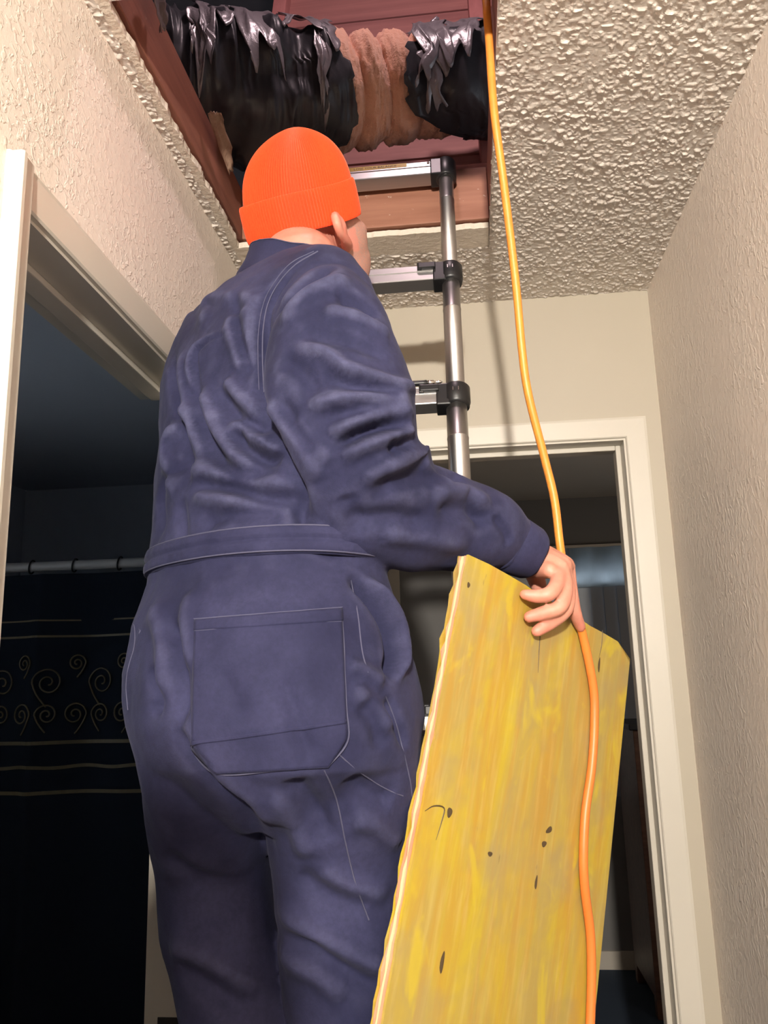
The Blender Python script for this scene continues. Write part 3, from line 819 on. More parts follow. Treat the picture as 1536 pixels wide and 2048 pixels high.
def knot(px, py, a, b, ang, mat='knot', name='knot'):
    p = pinv @ ply_at(px, py); v = [Vector((p.x, p.y, 0.0006))]; n = 14
    for j in range(n):
        th = 2 * PI * j / n; rr = 1 + 0.10 * math.sin(3 * th + px)
        x, y = a * rr * math.cos(th), b * rr * math.sin(th)
        v.append(Vector((p.x + x * math.cos(ang) - y * math.sin(ang), p.y + x * math.sin(ang) + y * math.cos(ang), 0.0002)))
    o = mesh(name, (v, [(0, 1 + j, 1 + (j + 1) % n) for j in range(n)]), M[mat]); o.parent = plyw; return o


for q in ((884, 1925, 0.0035, 0.012, 0), (1072, 1765, 0.003, 0.009, 0), (1098, 1660, 0.008, 0.004, 0.5), (1088, 1688, 0.006, 0.004, 0.3), (899, 1625, 0.005, 0.006, 0), (937, 1170, 0.003, 0.004, 0), (1198, 1330, 0.003, 0.012, 0.05), (980, 1708, 0.005, 0.003, 0)): knot(*q)
cr = [ply_at(850, 1622), ply_at(868, 1612), ply_at(888, 1616), ply_at(884, 1640), ply_at(872, 1680)]
o = mesh('crack', tube([pinv @ p for p in cr], [0.0004, 0.0009, 0.001, 0.0008, 0.0003], 6, 4), M['knot']); o.parent = plyw
o = mesh('crack', tube([pinv @ p for p in (ply_at(1080, 1270), ply_at(1078, 1300), ply_at(1076, 1345))], [0.0008, 0.0008, 0.0003], 6, 4), M['knot']); o.parent = plyw
o = mesh('crack', tube([pinv @ p for p in (ply_at(1205, 1262), ply_at(1203, 1290), ply_at(1198, 1315))], [0.0006, 0.0007, 0.0003], 6, 4), M['knot']); o.parent = plyw

# ================================================================== EXTENSION CORD
cr_ = 0.0066
cp = [Vector((0.34, 1.30, 2.592)), Vector((0.22, 1.28, 2.60)), Vector((0.13, 1.25, 2.625)), at(976, -90, 1.17), at(973, 0, 1.14), at(979, 90, 1.145), at(988, 220, 1.16), at(1008, 370, 1.19), at(1031, 560, 1.22), at(1044, 700, 1.24), at(1057, 790, 1.25), at(1090, 920, 1.275), at(1109, 1000, 1.283), at(1120, 1090, 1.286), at(1132, 1160, 1.288),
      ply_at(1152, 1222, 0.012), ply_at(1166, 1272, 0.009), ply_at(1186, 1370, cr_ + 0.002), ply_at(1189, 1440, cr_ + 0.001), ply_at(1184, 1530, cr_ + 0.001), ply_at(1171, 1625, cr_ + 0.001), ply_at(1167, 1715, cr_ + 0.002), ply_at(1170, 1780, cr_ + 0.002), ply_at(1181, 1870, cr_ + 0.001), ply_at(1183, 1960, cr_ + 0.001), ply_at(1180, 2060, cr_ + 0.002),
      ply_at(1176, 2130, cr_ + 0.004), Vector((0.165, 1.22, 0.55)), Vector((0.21, 1.05, 0.06)), Vector((0.30, 0.85, 0.008)), Vector((0.33, 0.3, 0.008)), Vector((0.25, -0.4, 0.008))]
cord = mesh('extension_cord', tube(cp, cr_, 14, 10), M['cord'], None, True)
tag(cord, 'orange extension cord hanging from the attic down over the plywood board', 'cord')

# ================================================================== LAMPS (behind the camera and up in the attic)
def emit(name, c, s):
    t = NT(name); t.col((0, 0, 0)); t.set(Emission_Strength=s); t.b.inputs['Emission Color'].default_value = (*c, 1); return t.m


M['bulb'] = emit('lit_hall_bulb', (1.0, 0.925, 0.825), HALL_POWER)
M['attic_bulb'] = emit('lit_attic_bulb', (1.0, 0.74, 0.78), ATTIC_POWER)
M['porcelain'] = plain('white_porcelain', (0.8, 0.78, 0.74), 0.3)
hb = Vector(HALL_BULB)
fx = empty('ceiling_light', (hb.x, hb.y, ZC), 'bare warm bulb hanging on a stem from the hallway ceiling behind the viewer', 'lamp')
under(fx, mesh('lamp_holder', lathe([(0.055, ZC - 0.004), (0.055, ZC - 0.018), (0.012, ZC - 0.026), (0.010, hb.z + 0.10), (0.022, hb.z + 0.095), (0.024, hb.z + 0.045)], (hb.x, hb.y, 0), PX, PY, PZ, 20), M['porcelain'], None, True),
      mesh('bulb', ellipsoid(hb, PX, PY, PZ, BULB_R, BULB_R, BULB_R * 1.15, 20, 12), M['bulb'], None, True))
ab = Vector(ATTIC_BULB)
fx = empty('attic_light', (ab.x, ab.y, 3.95), 'bare bulb on a cable hanging in the attic above the hatch', 'lamp')
under(fx, mesh('lamp_holder', lathe([(0.03, 3.95), (0.03, 3.935), (0.006, 3.93), (0.006, ab.z + 0.10), (0.022, ab.z + 0.095), (0.024, ab.z + 0.045)], (ab.x, ab.y, 0), PX, PY, PZ, 16), M['rubber'], None, True),
      mesh('bulb', ellipsoid(ab, PX, PY, PZ, 0.06, 0.06, 0.065, 16, 10), M['attic_bulb'], None, True))

M['fill_glow'] = emit('fill_lamp_glow', (1.0, 0.86, 0.74), 8.0)  # added fill source for the far room, out of view
tl = empty('fill_lamp', (1.30, 2.75, 0), 'unseen fill lamp added to brighten the far room, hidden by the end wall', 'lamp')
under(tl, mesh('stand', lathe([(0.11, 0.0), (0.11, 0.02), (0.015, 0.03), (0.015, 1.50), (0.03, 1.51)], (1.30, 2.75, 0), PX, PY, PZ, 20), M['bronze'], None, True), mesh('fill_lamp_shade', lathe([(0.14, 1.48), (0.10, 1.72), (0.09, 1.72), (0.13, 1.48)], (1.30, 2.75, 0), PX, PY, PZ, 24), M['fill_glow'], None, True))

# ================================================================== BATHROOM: rod and curtain
CY, RZ = 2.90, 1.915
M['rod'] = plain('pale_rod', (0.55, 0.52, 0.48), 0.35)
t = NT('navy_curtain_cloth'); t.col((0.018, 0.024, 0.034)); t.set(Roughness=1.0, Specular_IOR_Level=0.05); M['curtain'] = t.m
M['gold'] = plain('gold_embroidery', (0.15, 0.115, 0.055), 0.5, var=0.3, vs=30)
rod = mesh('curtain_rod', tube([(BXW, CY, RZ), (-1.4, CY, RZ - 0.004), (XL - 0.115, CY, RZ)], 0.018, 14, 4), M['rod'], None, True)
tag(rod, 'pale shower curtain rod in the dark bathroom', 'rod')
cyf = lambda x: CY + 0.012 * math.sin(x * 21) + 0.020 * math.sin(x * 9.0 + 1.0) - 0.018 * math.exp(-((x + 1.60) / 0.03) ** 2)
cur = empty('shower_curtain', (-1.4, CY, 0.15), 'dark navy shower curtain with gold embroidered bands and scrolls', 'curtain')
xs_ = np.linspace(BXW + 0.02, XL - 0.14, 130); V, f = [], []
zs_ = [RZ - 0.035, 1.6, 1.2, 0.8, 0.4, 0.12]
for zz in zs_:
    for x in xs_: V.append(Vector((x, cyf(x) if zz < RZ - 0.04 else CY + (cyf(x) - CY) * 0.5, zz)))
n = len(xs_)
for a in range(len(zs_) - 1):
    for b in range(n - 1): f.append((a * n + b, a * n + b + 1, (a + 1) * n + b + 1, (a + 1) * n + b))
under(cur, mesh('cloth', (V, f), M['curtain'], None, True))


def band(z0, z1, wob=0.0):
    V, f = [], []
    for i, x in enumerate(xs_):
        w = wob * math.sin(x * 30)
        V += [Vector((x, cyf(x) - 0.003, z0 + w)), Vector((x, cyf(x) - 0.003, z1 + w))]
    for i in range(n - 1): f.append((2 * i, 2 * i + 2, 2 * i + 3, 2 * i + 1))
    return V, f


for (za, zb, wb) in ((1.255, 1.268, 0), (1.170, 1.182, 0.003), (1.082, 1.095, 0), (1.640, 1.648, 0), (1.700, 1.706, 0)):
    under(cur, mesh('gold_band', band(za, zb, wb), M['gold'], None))


def scroll(cx, cz, s, flip):
    pts = []
    for i in range(26):
        a = i / 25; th = a * 3.4 * PI; r = s * (1 - 0.85 * a)
        x = cx + flip * (r * math.cos(th)); z = cz + r * math.sin(th) * 1.1
        pts.append(Vector((x, cyf(x) - 0.004, z)))
    x2 = cx + flip * s * 0.9
    tail = [Vector((cx + flip * s * (1.0 - 0.9 * q), cyf(cx + flip * s * (1.0 - 0.9 * q)) - 0.004, cz - s * 1.7 * q ** 0.7)) for q in (1, 0.7, 0.35)]
    return tube(tail + pts, 0.0032, 5, 2)


sc_i = 0
for i in range(8):
    for (dz, s_, fl) in ((1.36, 0.040, 1), (1.36, 0.036, -1), (1.475, 0.050, -1), (1.545, 0.030, 1)):
        cx = -2.06 + i * 0.185 + 0.045 * fl
        if cx > XL - 0.2: continue
        under(cur, mesh('gold_scroll', scroll(cx, dz, s_, fl), M['gold'], None, True))
for x, which in ((at(64, 1135, CY).x, 'nearest the pale door casing'), (at(150, 1131, CY).x, 'halfway between casing and man'), (at(240, 1126, CY).x, 'nearest the man')):
    rg = mesh('curtain_ring', tube([(x + 0.004 * math.sin(q), CY + 0.022 * math.cos(q), RZ - 0.004 + 0.025 * math.sin(q)) for q in np.linspace(0, 2 * PI, 11)], 0.0032, 6, 2), M['rubber'], None, True)
    tag(rg, 'dark ring on the curtain rod, ' + which, 'ring', 'rings on the curtain rod')

# ================================================================== FAR ROOM
t = NT('blue_translucent_fabric'); tr_ = t.n('ShaderNodeBsdfTranslucent'); tr_.inputs[0].default_value = (0.75, 0.85, 0.9, 1)
df = t.n('ShaderNodeBsdfDiffuse'); df.inputs[0].default_value = (0.30, 0.36, 0.42, 1); mx = t.n('ShaderNodeMixShader'); mx.inputs[0].default_value = 0.7
t.l(df.outputs[0], mx.inputs[1]); t.l(tr_.outputs[0], mx.inputs[2]); t.l(mx.outputs[0], t.t.nodes['Material Output'].inputs[0]); M['valance'] = t.m
M['slat'] = plain('grey_blind_slat', (0.30, 0.31, 0.33), 0.5)
M['walnut'] = wood('dark_brown_wood', (0.10, 0.045, 0.03), (0.19, 0.09, 0.055), 0, 0.45)
M['black'] = plain('black_top', (0.012, 0.012, 0.014), 0.5)
val = empty('window_valance', ((WX0 + WX1) / 2, 4.50, 1.915), 'bluish fabric valance over the dim window of the far room', 'valance')
V, f = [], []
for i, x in enumerate(np.linspace(WX0 - 0.06, WX1 + 0.06, 60)):
    y = 4.485 - 0.012 * math.sin(x * 40)
    V += [Vector((x, y, 1.925)), Vector((x, y, 2.145))]
for i in range(59): f.append((2 * i, 2 * i + 2, 2 * i + 3, 2 * i + 1))
under(val, mesh('fabric', (V, f), M['valance'], None, True), mesh('board', box(WX0 - 0.07, WX1 + 0.07, 4.485, RYF, 2.145, 2.16), M['trim_dim']))
bl = empty('vertical_blinds', ((WX0 + WX1) / 2, 4.52, 0.85), 'grey vertical blinds hanging in the window of the far room', 'blinds')
x = WX0
while x < WX1:
    c_, s_ = math.cos(0.35), math.sin(0.35)
    v = [Vector((x - 0.044 * c_, 4.522 - 0.044 * s_ * 0.5, z)) for z in (0.83, 1.945)] + [Vector((x + 0.044 * c_, 4.522 + 0.044 * s_ * 0.5, z)) for z in (0.83, 1.945)]
    v = v + [p + Vector((0, 0.0015, 0)) for p in v]
    under(bl, mesh('slat', (v, [(0, 2, 3, 1), (4, 5, 7, 6), (0, 1, 5, 4), (2, 6, 7, 3), (0, 4, 6, 2), (1, 3, 7, 5)]), M['slat'])); x += 0.070
ch = empty('chest_of_drawers', (1.0, 4.10, 0), 'tall dark brown chest of drawers in the far room', 'chest')
under(ch, mesh('carcass', join(bevel_box(0.72, 1.38, 3.92, 4.40, 0.08, 1.20, 0.004), *[bevel_box(xx, xx + 0.05, yy, yy + 0.05, 0, 0.08, 0.004) for xx in (0.72, 1.33) for yy in (3.92, 4.35)]), M['walnut']), mesh('top', bevel_box(0.70, 1.40, 3.90, 4.42, 1.20, 1.228, 0.005), M['black']))
for i in range(5):
    z0 = 0.13 + i * 0.212
    dr = mesh('drawer', bevel_box(0.75, 1.35, 3.903, 3.921, z0, z0 + 0.185, 0.006), M['walnut']); under(ch, dr)
    for xx in (0.90, 1.20): under(dr, mesh('knob', lathe([(0.005, 0), (0.006, 0.012), (0.014, 0.016), (0.013, 0.024), (0.004, 0.027)], (xx, 3.904, z0 + 0.093), PX, PZ, -PY, 12), M['bronze'], None, True))
struct('trim_1', join(box(-0.50, -0.385, RYF - 0.014, RYF, 0, 2.3)), M['trim_dim'], label='pale vertical casing on the far wall of the unlit room')
for nm, b in (('baseboard_right', box(XR - 0.012, XR, -0.50, YE, 0, 0.085)), ('baseboard_left', join(box(XL, XL + 0.012, -0.50, DL0 - 0.065, 0, 0.085), box(XL, XL + 0.012, DL1 + 0.065, YE, 0, 0.085))), ('baseboard_far', box(RX0, RX1, RYF - 0.012, RYF, 0, 0.085))):
    struct(nm, b, M['trim_dim'])

# ================================================================== PERSON
YAW = math.radians(38)
BF = Vector((math.sin(YAW), math.cos(YAW), 0)); BR = Vector((math.cos(YAW), -math.sin(YAW), 0))   # body forward / right


def section(py, xl, xr, Yc, ratio, e=2.2, n=48, shift=0.0):
    """horizontal torso slice whose outline runs from pixel column xl to xr at depth Yc; ratio = depth/breadth"""
    c = at((xl + xr) / 2, py, Yc); hw = (at(xr, py, Yc) - at(xl, py, Yc)).length / 2
    a = hw / math.sqrt(math.cos(YAW) ** 2 + (ratio * math.sin(YAW)) ** 2); 
    return ell_ring(c + BF * shift, BR, BF, a, a * ratio, n, e)


def frame_ring(c, d, up, a, b, n=36, e=2.0):
    d = Vector(d).normalized(); s = d.cross(Vector(up)).normalized(); u = s.cross(d)
    return ell_ring(c, s, u, a, b, n, e)


TORSO = [  # photo row, left column, right column, hallway depth, depth/breadth
    (1650, 400, 690, 1.095, 0.62), (1590, 340, 765, 1.09, 0.74), (1520, 270, 828, 1.09, 0.78), (1440, 254, 842, 1.095, 0.82), (1340, 247, 818, 1.10, 0.82), (1250, 260, 792, 1.105, 0.78),
    (1165, 288, 770, 1.115, 0.72), (1080, 292, 768, 1.12, 0.68), (980, 292, 765, 1.13, 0.64), (860, 290, 768, 1.145, 0.58), (740, 292, 768, 1.165, 0.54),
    (670, 308, 762, 1.18, 0.50), (625, 330, 746, 1.185, 0.46), (588, 368, 722, 1.19, 0.43), (564, 414, 698, 1.195, 0.43), (546, 470, 670, 1.205, 0.52), (534, 515, 645, 1.21, 0.6)]
torso = loft([section(*s) for s in TORSO])


def limb(pts, n=36, k=5, e=2.1, up=(0, 0, 1)):
    """pts: (px,py,Y, ra, rb): ra across the line of sight, rb along it"""
    P0 = [list(at(q[0], q[1], q[2])) + [q[3], q[4]] for q in pts]
    D = catmull(P0, k); T = np.gradient(D[:, :3], axis=0); rings = []
    for i in range(len(D)):
        t_ = Vector(T[i]).normalized(); view = (Vector(D[i, :3]) - CAM).normalized()
        s_ = t_.cross(view).normalized(); w_ = s_.cross(t_)
        rings.append(ell_ring(D[i, :3], s_, w_, D[i, 3], D[i, 4], n, e))
    # rounded ends
    def cap(r, c, d, kk):
        return [[Vector(c) + (p - Vector(c)) * math.cos(a) + Vector(d) * (kk * math.sin(a)) for p in r] for a in (0.5, 1.0, 1.35)]
    d0 = -Vector(T[0]).normalized(); d1 = Vector(T[-1]).normalized()
    r0 = cap(rings[0], D[0, :3], d0, min(D[0, 3:5]) * 0.6)[::-1]; r1 = cap(rings[-1], D[-1, :3], d1, min(D[-1, 3:5]) * 0.5)
    return loft(r0 + rings + r1)


# right arm (near): baggy upper sleeve, forearm out to the board
ARM_R = [(662, 612, 1.080, 0.050, 0.062), (662, 642, 1.035, 0.073, 0.076), (664, 710, 1.005, 0.089, 0.080), (676, 790, 0.990, 0.096, 0.080), (692, 880, 0.990, 0.091, 0.077), (712, 965, 1.005, 0.089, 0.074),
         (795, 1020, 1.055, 0.079, 0.068), (880, 1042, 1.11, 0.071, 0.061), (960, 1060, 1.145, 0.061, 0.052), (1010, 1078, 1.18, 0.046, 0.044), (1036, 1090, 1.195, 0.038, 0.038)]
# left arm (hidden): reaches up to the far pole of the ladder
ARM_L = [(432, 662, 1.25, 0.058, 0.062), (428, 710, 1.28, 0.062, 0.062), (430, 800, 1.31, 0.058, 0.058), (425, 880, 1.345, 0.056, 0.055), (450, 850, 1.385, 0.048, 0.046), (458, 800, 1.41, 0.040, 0.040), (462, 775, 1.42, 0.037, 0.037)]
LEG_L = [(412, 1440, 1.095, 0.094, 0.120), (412, 1530, 1.10, 0.090, 0.118), (420, 1620, 1.12, 0.084, 0.106), (428, 1720, 1.145, 0.081, 0.088), (440, 1850, 1.14, 0.077, 0.084), (485, 2040, 1.12, 0.075, 0.078), (545, 2250, 1.09, 0.070, 0.074), (570, 2560, 1.055, 0.066, 0.070), (585, 2960, 1.035, 0.064, 0.068)]
LEG_R = [(678, 1440, 1.070, 0.104, 0.120), (682, 1530, 1.075, 0.106, 0.120), (684, 1620, 1.090, 0.101, 0.110), (680, 1720, 1.100, 0.092, 0.096), (686, 1850, 1.105, 0.085, 0.088), (697, 2040, 1.105, 0.074, 0.080), (712, 2250, 1.085, 0.068, 0.074), (730, 2560, 1.06, 0.064, 0.070), (742, 2960, 1.035, 0.062, 0.068)]


cover = remeshed('coverall', join(torso, limb(ARM_R), limb(ARM_L), limb(LEG_L), limb(LEG_R)), 0.0040, 9, 0.5)
cv0 = get_v(cover); cn0 = get_n(cover)
COVB = BVHTree.FromPolygons([Vector(p) for p in cv0], [tuple(p.vertices) for p in cover.polygons])


def hit(px, py, bvh=None):
    d_ = raydir(px, py); r = (bvh or COVB).ray_cast(CAM, d_)
    if r[0] is None:
        r = (bvh or COVB).find_nearest(CAM + d_ * 1.1)
    return r[0], r[1]


FOLDS = [  # surveyed cloth folds: photo polyline, half width (m), height (m, + ridge / - crease)
    # armhole and sleeve
    ([(636, 505), (565, 558), (533, 604), (523, 661), (524, 720), (527, 785), (540, 850), (568, 920), (596, 975), (603, 1030), (626, 1078), (680, 1104), (750, 1126)], 0.010, -0.011),
    ([(546, 640), (575, 596), (620, 556), (668, 528)], 0.012, -0.007), ([(566, 655), (600, 606), (650, 575), (705, 560)], 0.014, 0.007),
    ([(668, 596), (720, 604), (760, 636)], 0.011, -0.008), ([(640, 622), (690, 630), (745, 652), (782, 676)], 0.011, 0.006),
    ([(600, 670), (660, 672), (720, 690), (780, 716)], 0.012, -0.006), ([(590, 690), (652, 708), (690, 738), (745, 756), (802, 770), (824, 787)], 0.009, 0.008),
    ([(640, 745), (690, 765), (745, 778), (800, 790)], 0.010, -0.008), ([(610, 812), (660, 804), (723, 794), (776, 790), (818, 802)], 0.010, 0.008),
    ([(640, 838), (700, 826), (760, 822), (800, 826)], 0.012, -0.006), ([(655, 876), (705, 850), (767, 826), (822, 826)], 0.013, 0.009),
    ([(668, 894), (723, 866), (767, 853), (815, 850)], 0.0085, -0.017), ([(676, 916), (730, 890), (790, 868), (822, 862)], 0.011, 0.010),
    ([(770, 900), (805, 884), (835, 880)], 0.008, -0.010), ([(716, 962), (775, 936), (838, 906), (858, 902)], 0.012, 0.008),
    ([(730, 985), (811, 956), (900, 950), (930, 960)], 0.014, -0.006), ([(840, 925), (865, 945), (900, 962)], 0.010, 0.006),
    ([(860, 990), (920, 985), (985, 1010)], 0.013, 0.007), ([(870, 1022), (930, 1020), (990, 1042)], 0.012, -0.006), ([(760, 1062), (850, 1075), (940, 1092)], 0.016, 0.006),
    ([(690, 1040), (780, 1035), (860, 1050)], 0.014, -0.006), ([(920, 980), (950, 1020), (965, 1060)], 0.009, -0.005), ([(985, 1030), (1010, 1060), (1018, 1090)], 0.007, -0.004),
    ([(540, 800), (566, 842), (616, 908), (640, 965)], 0.012, 0.006), ([(556, 800), (590, 850), (640, 915)], 0.011, -0.005), ([(585, 830), (625, 880), (668, 930)], 0.010, 0.005),
    ([(560, 720), (600, 740), (640, 790)], 0.012, -0.005), ([(690, 985), (705, 1030), (715, 1075)], 0.012, -0.004),
    # back
    ([(398, 575), (391, 700), (392, 790)], 0.007, 0.004), ([(404, 575), (398, 700), (400, 790)], 0.005, -0.005),
    ([(468, 555), (465, 640), (475, 706), (490, 752)], 0.009, 0.0035), ([(478, 575), (476, 640), (486, 706), (502, 760)], 0.009, -0.0045),
    ([(500, 600), (500, 670), (508, 740), (530, 800)], 0.011, 0.0035), ([(512, 640), (513, 730), (535, 830), (565, 900)], 0.012, -0.006),
    ([(391, 775), (407, 861), (444, 927), (492, 947), (560, 950)], 0.013, -0.011), ([(410, 770), (428, 845), (462, 900), (510, 925)], 0.014, 0.009),
    ([(468, 856), (484, 892), (520, 911), (560, 918)], 0.010, -0.013), ([(462, 838), (490, 858), (525, 885), (570, 898)], 0.011, 0.009),
    ([(436, 776), (466, 818), (500, 848), (540, 868)], 0.012, -0.010), ([(452, 760), (480, 800), (520, 835)], 0.012, 0.008),
    ([(385, 966), (457, 972), (528, 993), (599, 1000)], 0.012, -0.012), ([(372, 940), (440, 948), (520, 962), (590, 975)], 0.015, 0.008), ([(388, 992), (470, 1003), (590, 1014)], 0.012, 0.008),
    ([(400, 1064), (439, 1034), (501, 1022), (590, 1034)], 0.013, -0.006), ([(320, 740), (336, 883), (352, 1000)], 0.014, 0.007), ([(348, 700), (362, 850), (384, 980)], 0.014, -0.008),
    ([(370, 700), (376, 800), (392, 900)], 0.012, 0.006), ([(310, 880), (322, 980), (326, 1080)], 0.012, -0.005), ([(360, 1000), (366, 1050), (362, 1098)], 0.012, -0.005),
    ([(440, 520), (420, 600), (412, 660)], 0.016, 0.004),
    # seat and legs
    ([(330, 1240), (352, 1290), (361, 1365), (366, 1460)], 0.012, -0.009), ([(310, 1200), (326, 1290), (336, 1400)], 0.015, 0.007), ([(302, 1330), (312, 1395), (304, 1430)], 0.010, -0.010),
    ([(380, 1180), (372, 1260), (370, 1340)], 0.012, 0.005), ([(557, 1342), (585, 1410), (607, 1478), (632, 1526)], 0.011, -0.006), ([(440, 1330), (470, 1400), (500, 1450)], 0.014, -0.004),
    ([(698, 1150), (744, 1204), (774, 1258), (783, 1315), (772, 1355)], 0.0085, -0.018), ([(724, 1150), (765, 1205), (794, 1262), (800, 1318), (786, 1366)], 0.009, 0.010),
    ([(690, 1330), (730, 1345), (766, 1372)], 0.010, 0.006), ([(771, 1392), (790, 1437), (812, 1501)], 0.008, -0.006), ([(720, 1400), (750, 1440), (760, 1500)], 0.012, -0.006), ([(700, 1370), (740, 1410), (780, 1470)], 0.012, 0.006),
    ([(345, 1440), (400, 1535), (480, 1610), (535, 1680)], 0.014, -0.007), ([(362, 1425), (420, 1520), (505, 1590), (560, 1650)], 0.014, 0.006),
    ([(575, 1560), (620, 1610), (660, 1690)], 0.014, -0.007), ([(545, 1570), (590, 1640), (620, 1720)], 0.014, 0.006), ([(690, 1560), (740, 1590), (790, 1600)], 0.013, -0.006), ([(700, 1640), (750, 1650), (800, 1690)], 0.013, 0.006),
    ([(551, 1803), (629, 1865), (707, 1912), (777, 1943)], 0.014, 0.008), ([(548, 1835), (620, 1895), (700, 1945), (770, 1978)], 0.013, -0.008), ([(560, 1890), (630, 1945), (700, 1990)], 0.014, 0.006),
    ([(590, 1740), (650, 1790), (740, 1820)], 0.014, -0.006), ([(640, 1730), (700, 1770), (780, 1790)], 0.013, 0.005), ([(340, 1880), (420, 1930), (520, 1990)], 0.014, 0.006), ([(350, 1920), (430, 1975), (520, 2030)], 0.014, -0.006),
    ([(325, 1700), (400, 1760), (500, 1800)], 0.016, -0.005)]
disp = np.zeros(len(cv0)); wear = np.zeros(len(cv0))
for pl, wd, ht in FOLDS:
    pts = np.array([list(hit(*q)[0]) for q in pl]); pts = catmull(pts, 30)
    lo, hi = pts.min(0) - 3 * wd, pts.max(0) + 3 * wd
    sel = np.where(((cv0 > lo) & (cv0 < hi)).all(1))[0]
    if not len(sel): continue
    D = np.linalg.norm(cv0[sel][:, None, :] - pts[None], axis=2); j = D.argmin(1); dm = D[np.arange(len(sel)), j]
    s_ = j / (len(pts) - 1); tap = np.clip(np.minimum(s_, 1 - s_) * 4.5 + 0.12, 0, 1); tap = tap * tap * (3 - 2 * tap)
    g = np.exp(-(dm / wd) ** 2) * tap
    disp[sel] += 1.75 * ht * g
    if ht > 0: wear[sel] = np.maximum(wear[sel], np.exp(-(dm / (wd * 0.4)) ** 2) * tap * 0.7)
big = vnoise3(cv0 * 16 + 5, 3) - 0.5; mid = vnoise3(cv0 * np.array([40, 40, 28]) + 3, 8) - 0.5; fin = 1 - np.abs(2 * vnoise3(cv0 * 75 + 9, 12) - 1)
disp += big * 0.007 + mid * 0.003 + (fin - 0.5) * 0.0005
wear = np.clip(wear * (0.5 + vnoise3(cv0 * 60, 15)) + np.clip(vnoise3(cv0 * 90, 18) - 0.72, 0, 1) * 0.8, 0, 1)
set_v(cover, cv0 + cn0 * disp[:, None])
a_ = cover.attributes.new('wear', 'FLOAT', 'POINT'); a_.data.foreach_set('value', wear.astype(np.float32))
cv1 = get_v(cover)
ed = np.empty(len(cover.edges) * 2, int); cover.edges.foreach_get('vertices', ed); ed = ed.reshape(-1, 2)
deg = np.bincount(ed.ravel(), minlength=len(cv1))[:, None].astype(float)


def nb_mean(x):
    r = np.zeros_like(x); np.add.at(r, ed[:, 0], x[ed[:, 1]]); np.add.at(r, ed[:, 1], x[ed[:, 0]]); return r / deg


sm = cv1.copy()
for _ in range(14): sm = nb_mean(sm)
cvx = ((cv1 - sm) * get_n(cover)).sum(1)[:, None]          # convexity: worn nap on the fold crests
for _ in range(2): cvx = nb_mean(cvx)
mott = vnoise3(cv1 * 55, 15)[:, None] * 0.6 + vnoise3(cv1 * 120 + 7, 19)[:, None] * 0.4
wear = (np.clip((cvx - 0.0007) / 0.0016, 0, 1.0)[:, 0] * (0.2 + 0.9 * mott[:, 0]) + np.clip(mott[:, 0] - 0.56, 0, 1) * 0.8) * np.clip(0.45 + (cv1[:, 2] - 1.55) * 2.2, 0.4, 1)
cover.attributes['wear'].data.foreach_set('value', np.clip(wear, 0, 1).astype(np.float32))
COVB = BVHTree.FromPolygons([Vector(p) for p in cv1], [tuple(p.vertices) for p in cover.polygons])
print('coverall verts', len(cover.vertices))
person = empty('person', (-0.26, 1.08, 0.52), 'man in navy coveralls and orange knit beanie standing on the ladder', 'person')
cov = link('coverall', cover, M['navy'], None, True); under(person, cov)


# head directions: he looks up into the attic, turned to the right
HU = Vector((-0.129, -0.556, 0.821)).normalized()
y0 = math.radians(34); f0 = Vector((math.sin(y0), math.cos(y0), 0)); HF = (f0 - HU * f0.dot(HU)).normalized(); HR = HF.cross(HU)

# ---- sewn details of the coverall, each laid on the cloth
def smooth_rows(G, it=2):
    for _ in range(it):
        H_ = G.copy(); H_[1:-1] = (G[:-2] + 2 * G[1:-1] + G[2:]) / 4; H_[:, 1:-1] = (H_[:, :-2] + 2 * H_[:, 1:-1] + H_[:, 2:]) / 4; G = H_
    return G


def sheet(G, NN, off, keepf=None):
    """thin cloth piece from a grid of surface points and normals; edges tucked back to the cloth"""
    nu, nv = G.shape[:2]; top = G + NN * off; bot = G - NN * 0.002
    V = [Vector(p) for p in top.reshape(-1, 3)] + [Vector(p) for p in bot.reshape(-1, 3)]; n2 = nu * nv; f = []; cells = set()
    for i in range(nu - 1):
        for j in range(nv - 1):
            if keepf is None or keepf((i + 0.5) / (nu - 1), (j + 0.5) / (nv - 1)): cells.add((i, j))
    for i, j in cells:
        a, b, c, d = i * nv + j, (i + 1) * nv + j, (i + 1) * nv + j + 1, i * nv + j + 1
        f.append((a, b, c, d))
        for (di, dj, p, q) in ((-1, 0, d, a), (1, 0, b, c), (0, -1, a, b), (0, 1, c, d)):
            if (i + di, j + dj) not in cells: f.append((p, p + n2, q + n2, q))
    return V, f


def patch(quad, nu, nv, off, name, parent, span=None, bvh=None, mat=None):
    q = [np.array(p, float) for p in quad]; G = np.zeros((nu, nv, 3)); NN = np.zeros((nu, nv, 3))
    for i in range(nu):
        for j in range(nv):
            u, v = i / (nu - 1), j / (nv - 1)
            if span: a_, b_ = span(v); u = a_ + (b_ - a_) * u
            p = (q[0] * (1 - u) + q[1] * u) * (1 - v) + (q[3] * (1 - u) + q[2] * u) * v
            h_, n_ = hit(p[0], p[1], bvh); G[i, j] = h_; NN[i, j] = n_
    NN = smooth_rows(NN, 4); NN /= np.linalg.norm(NN, axis=2)[:, :, None] + 1e-9
    o = mesh(name, sheet(smooth_rows(G, 2), NN, off), mat or M['navy'], None, True); under(parent, o); return o


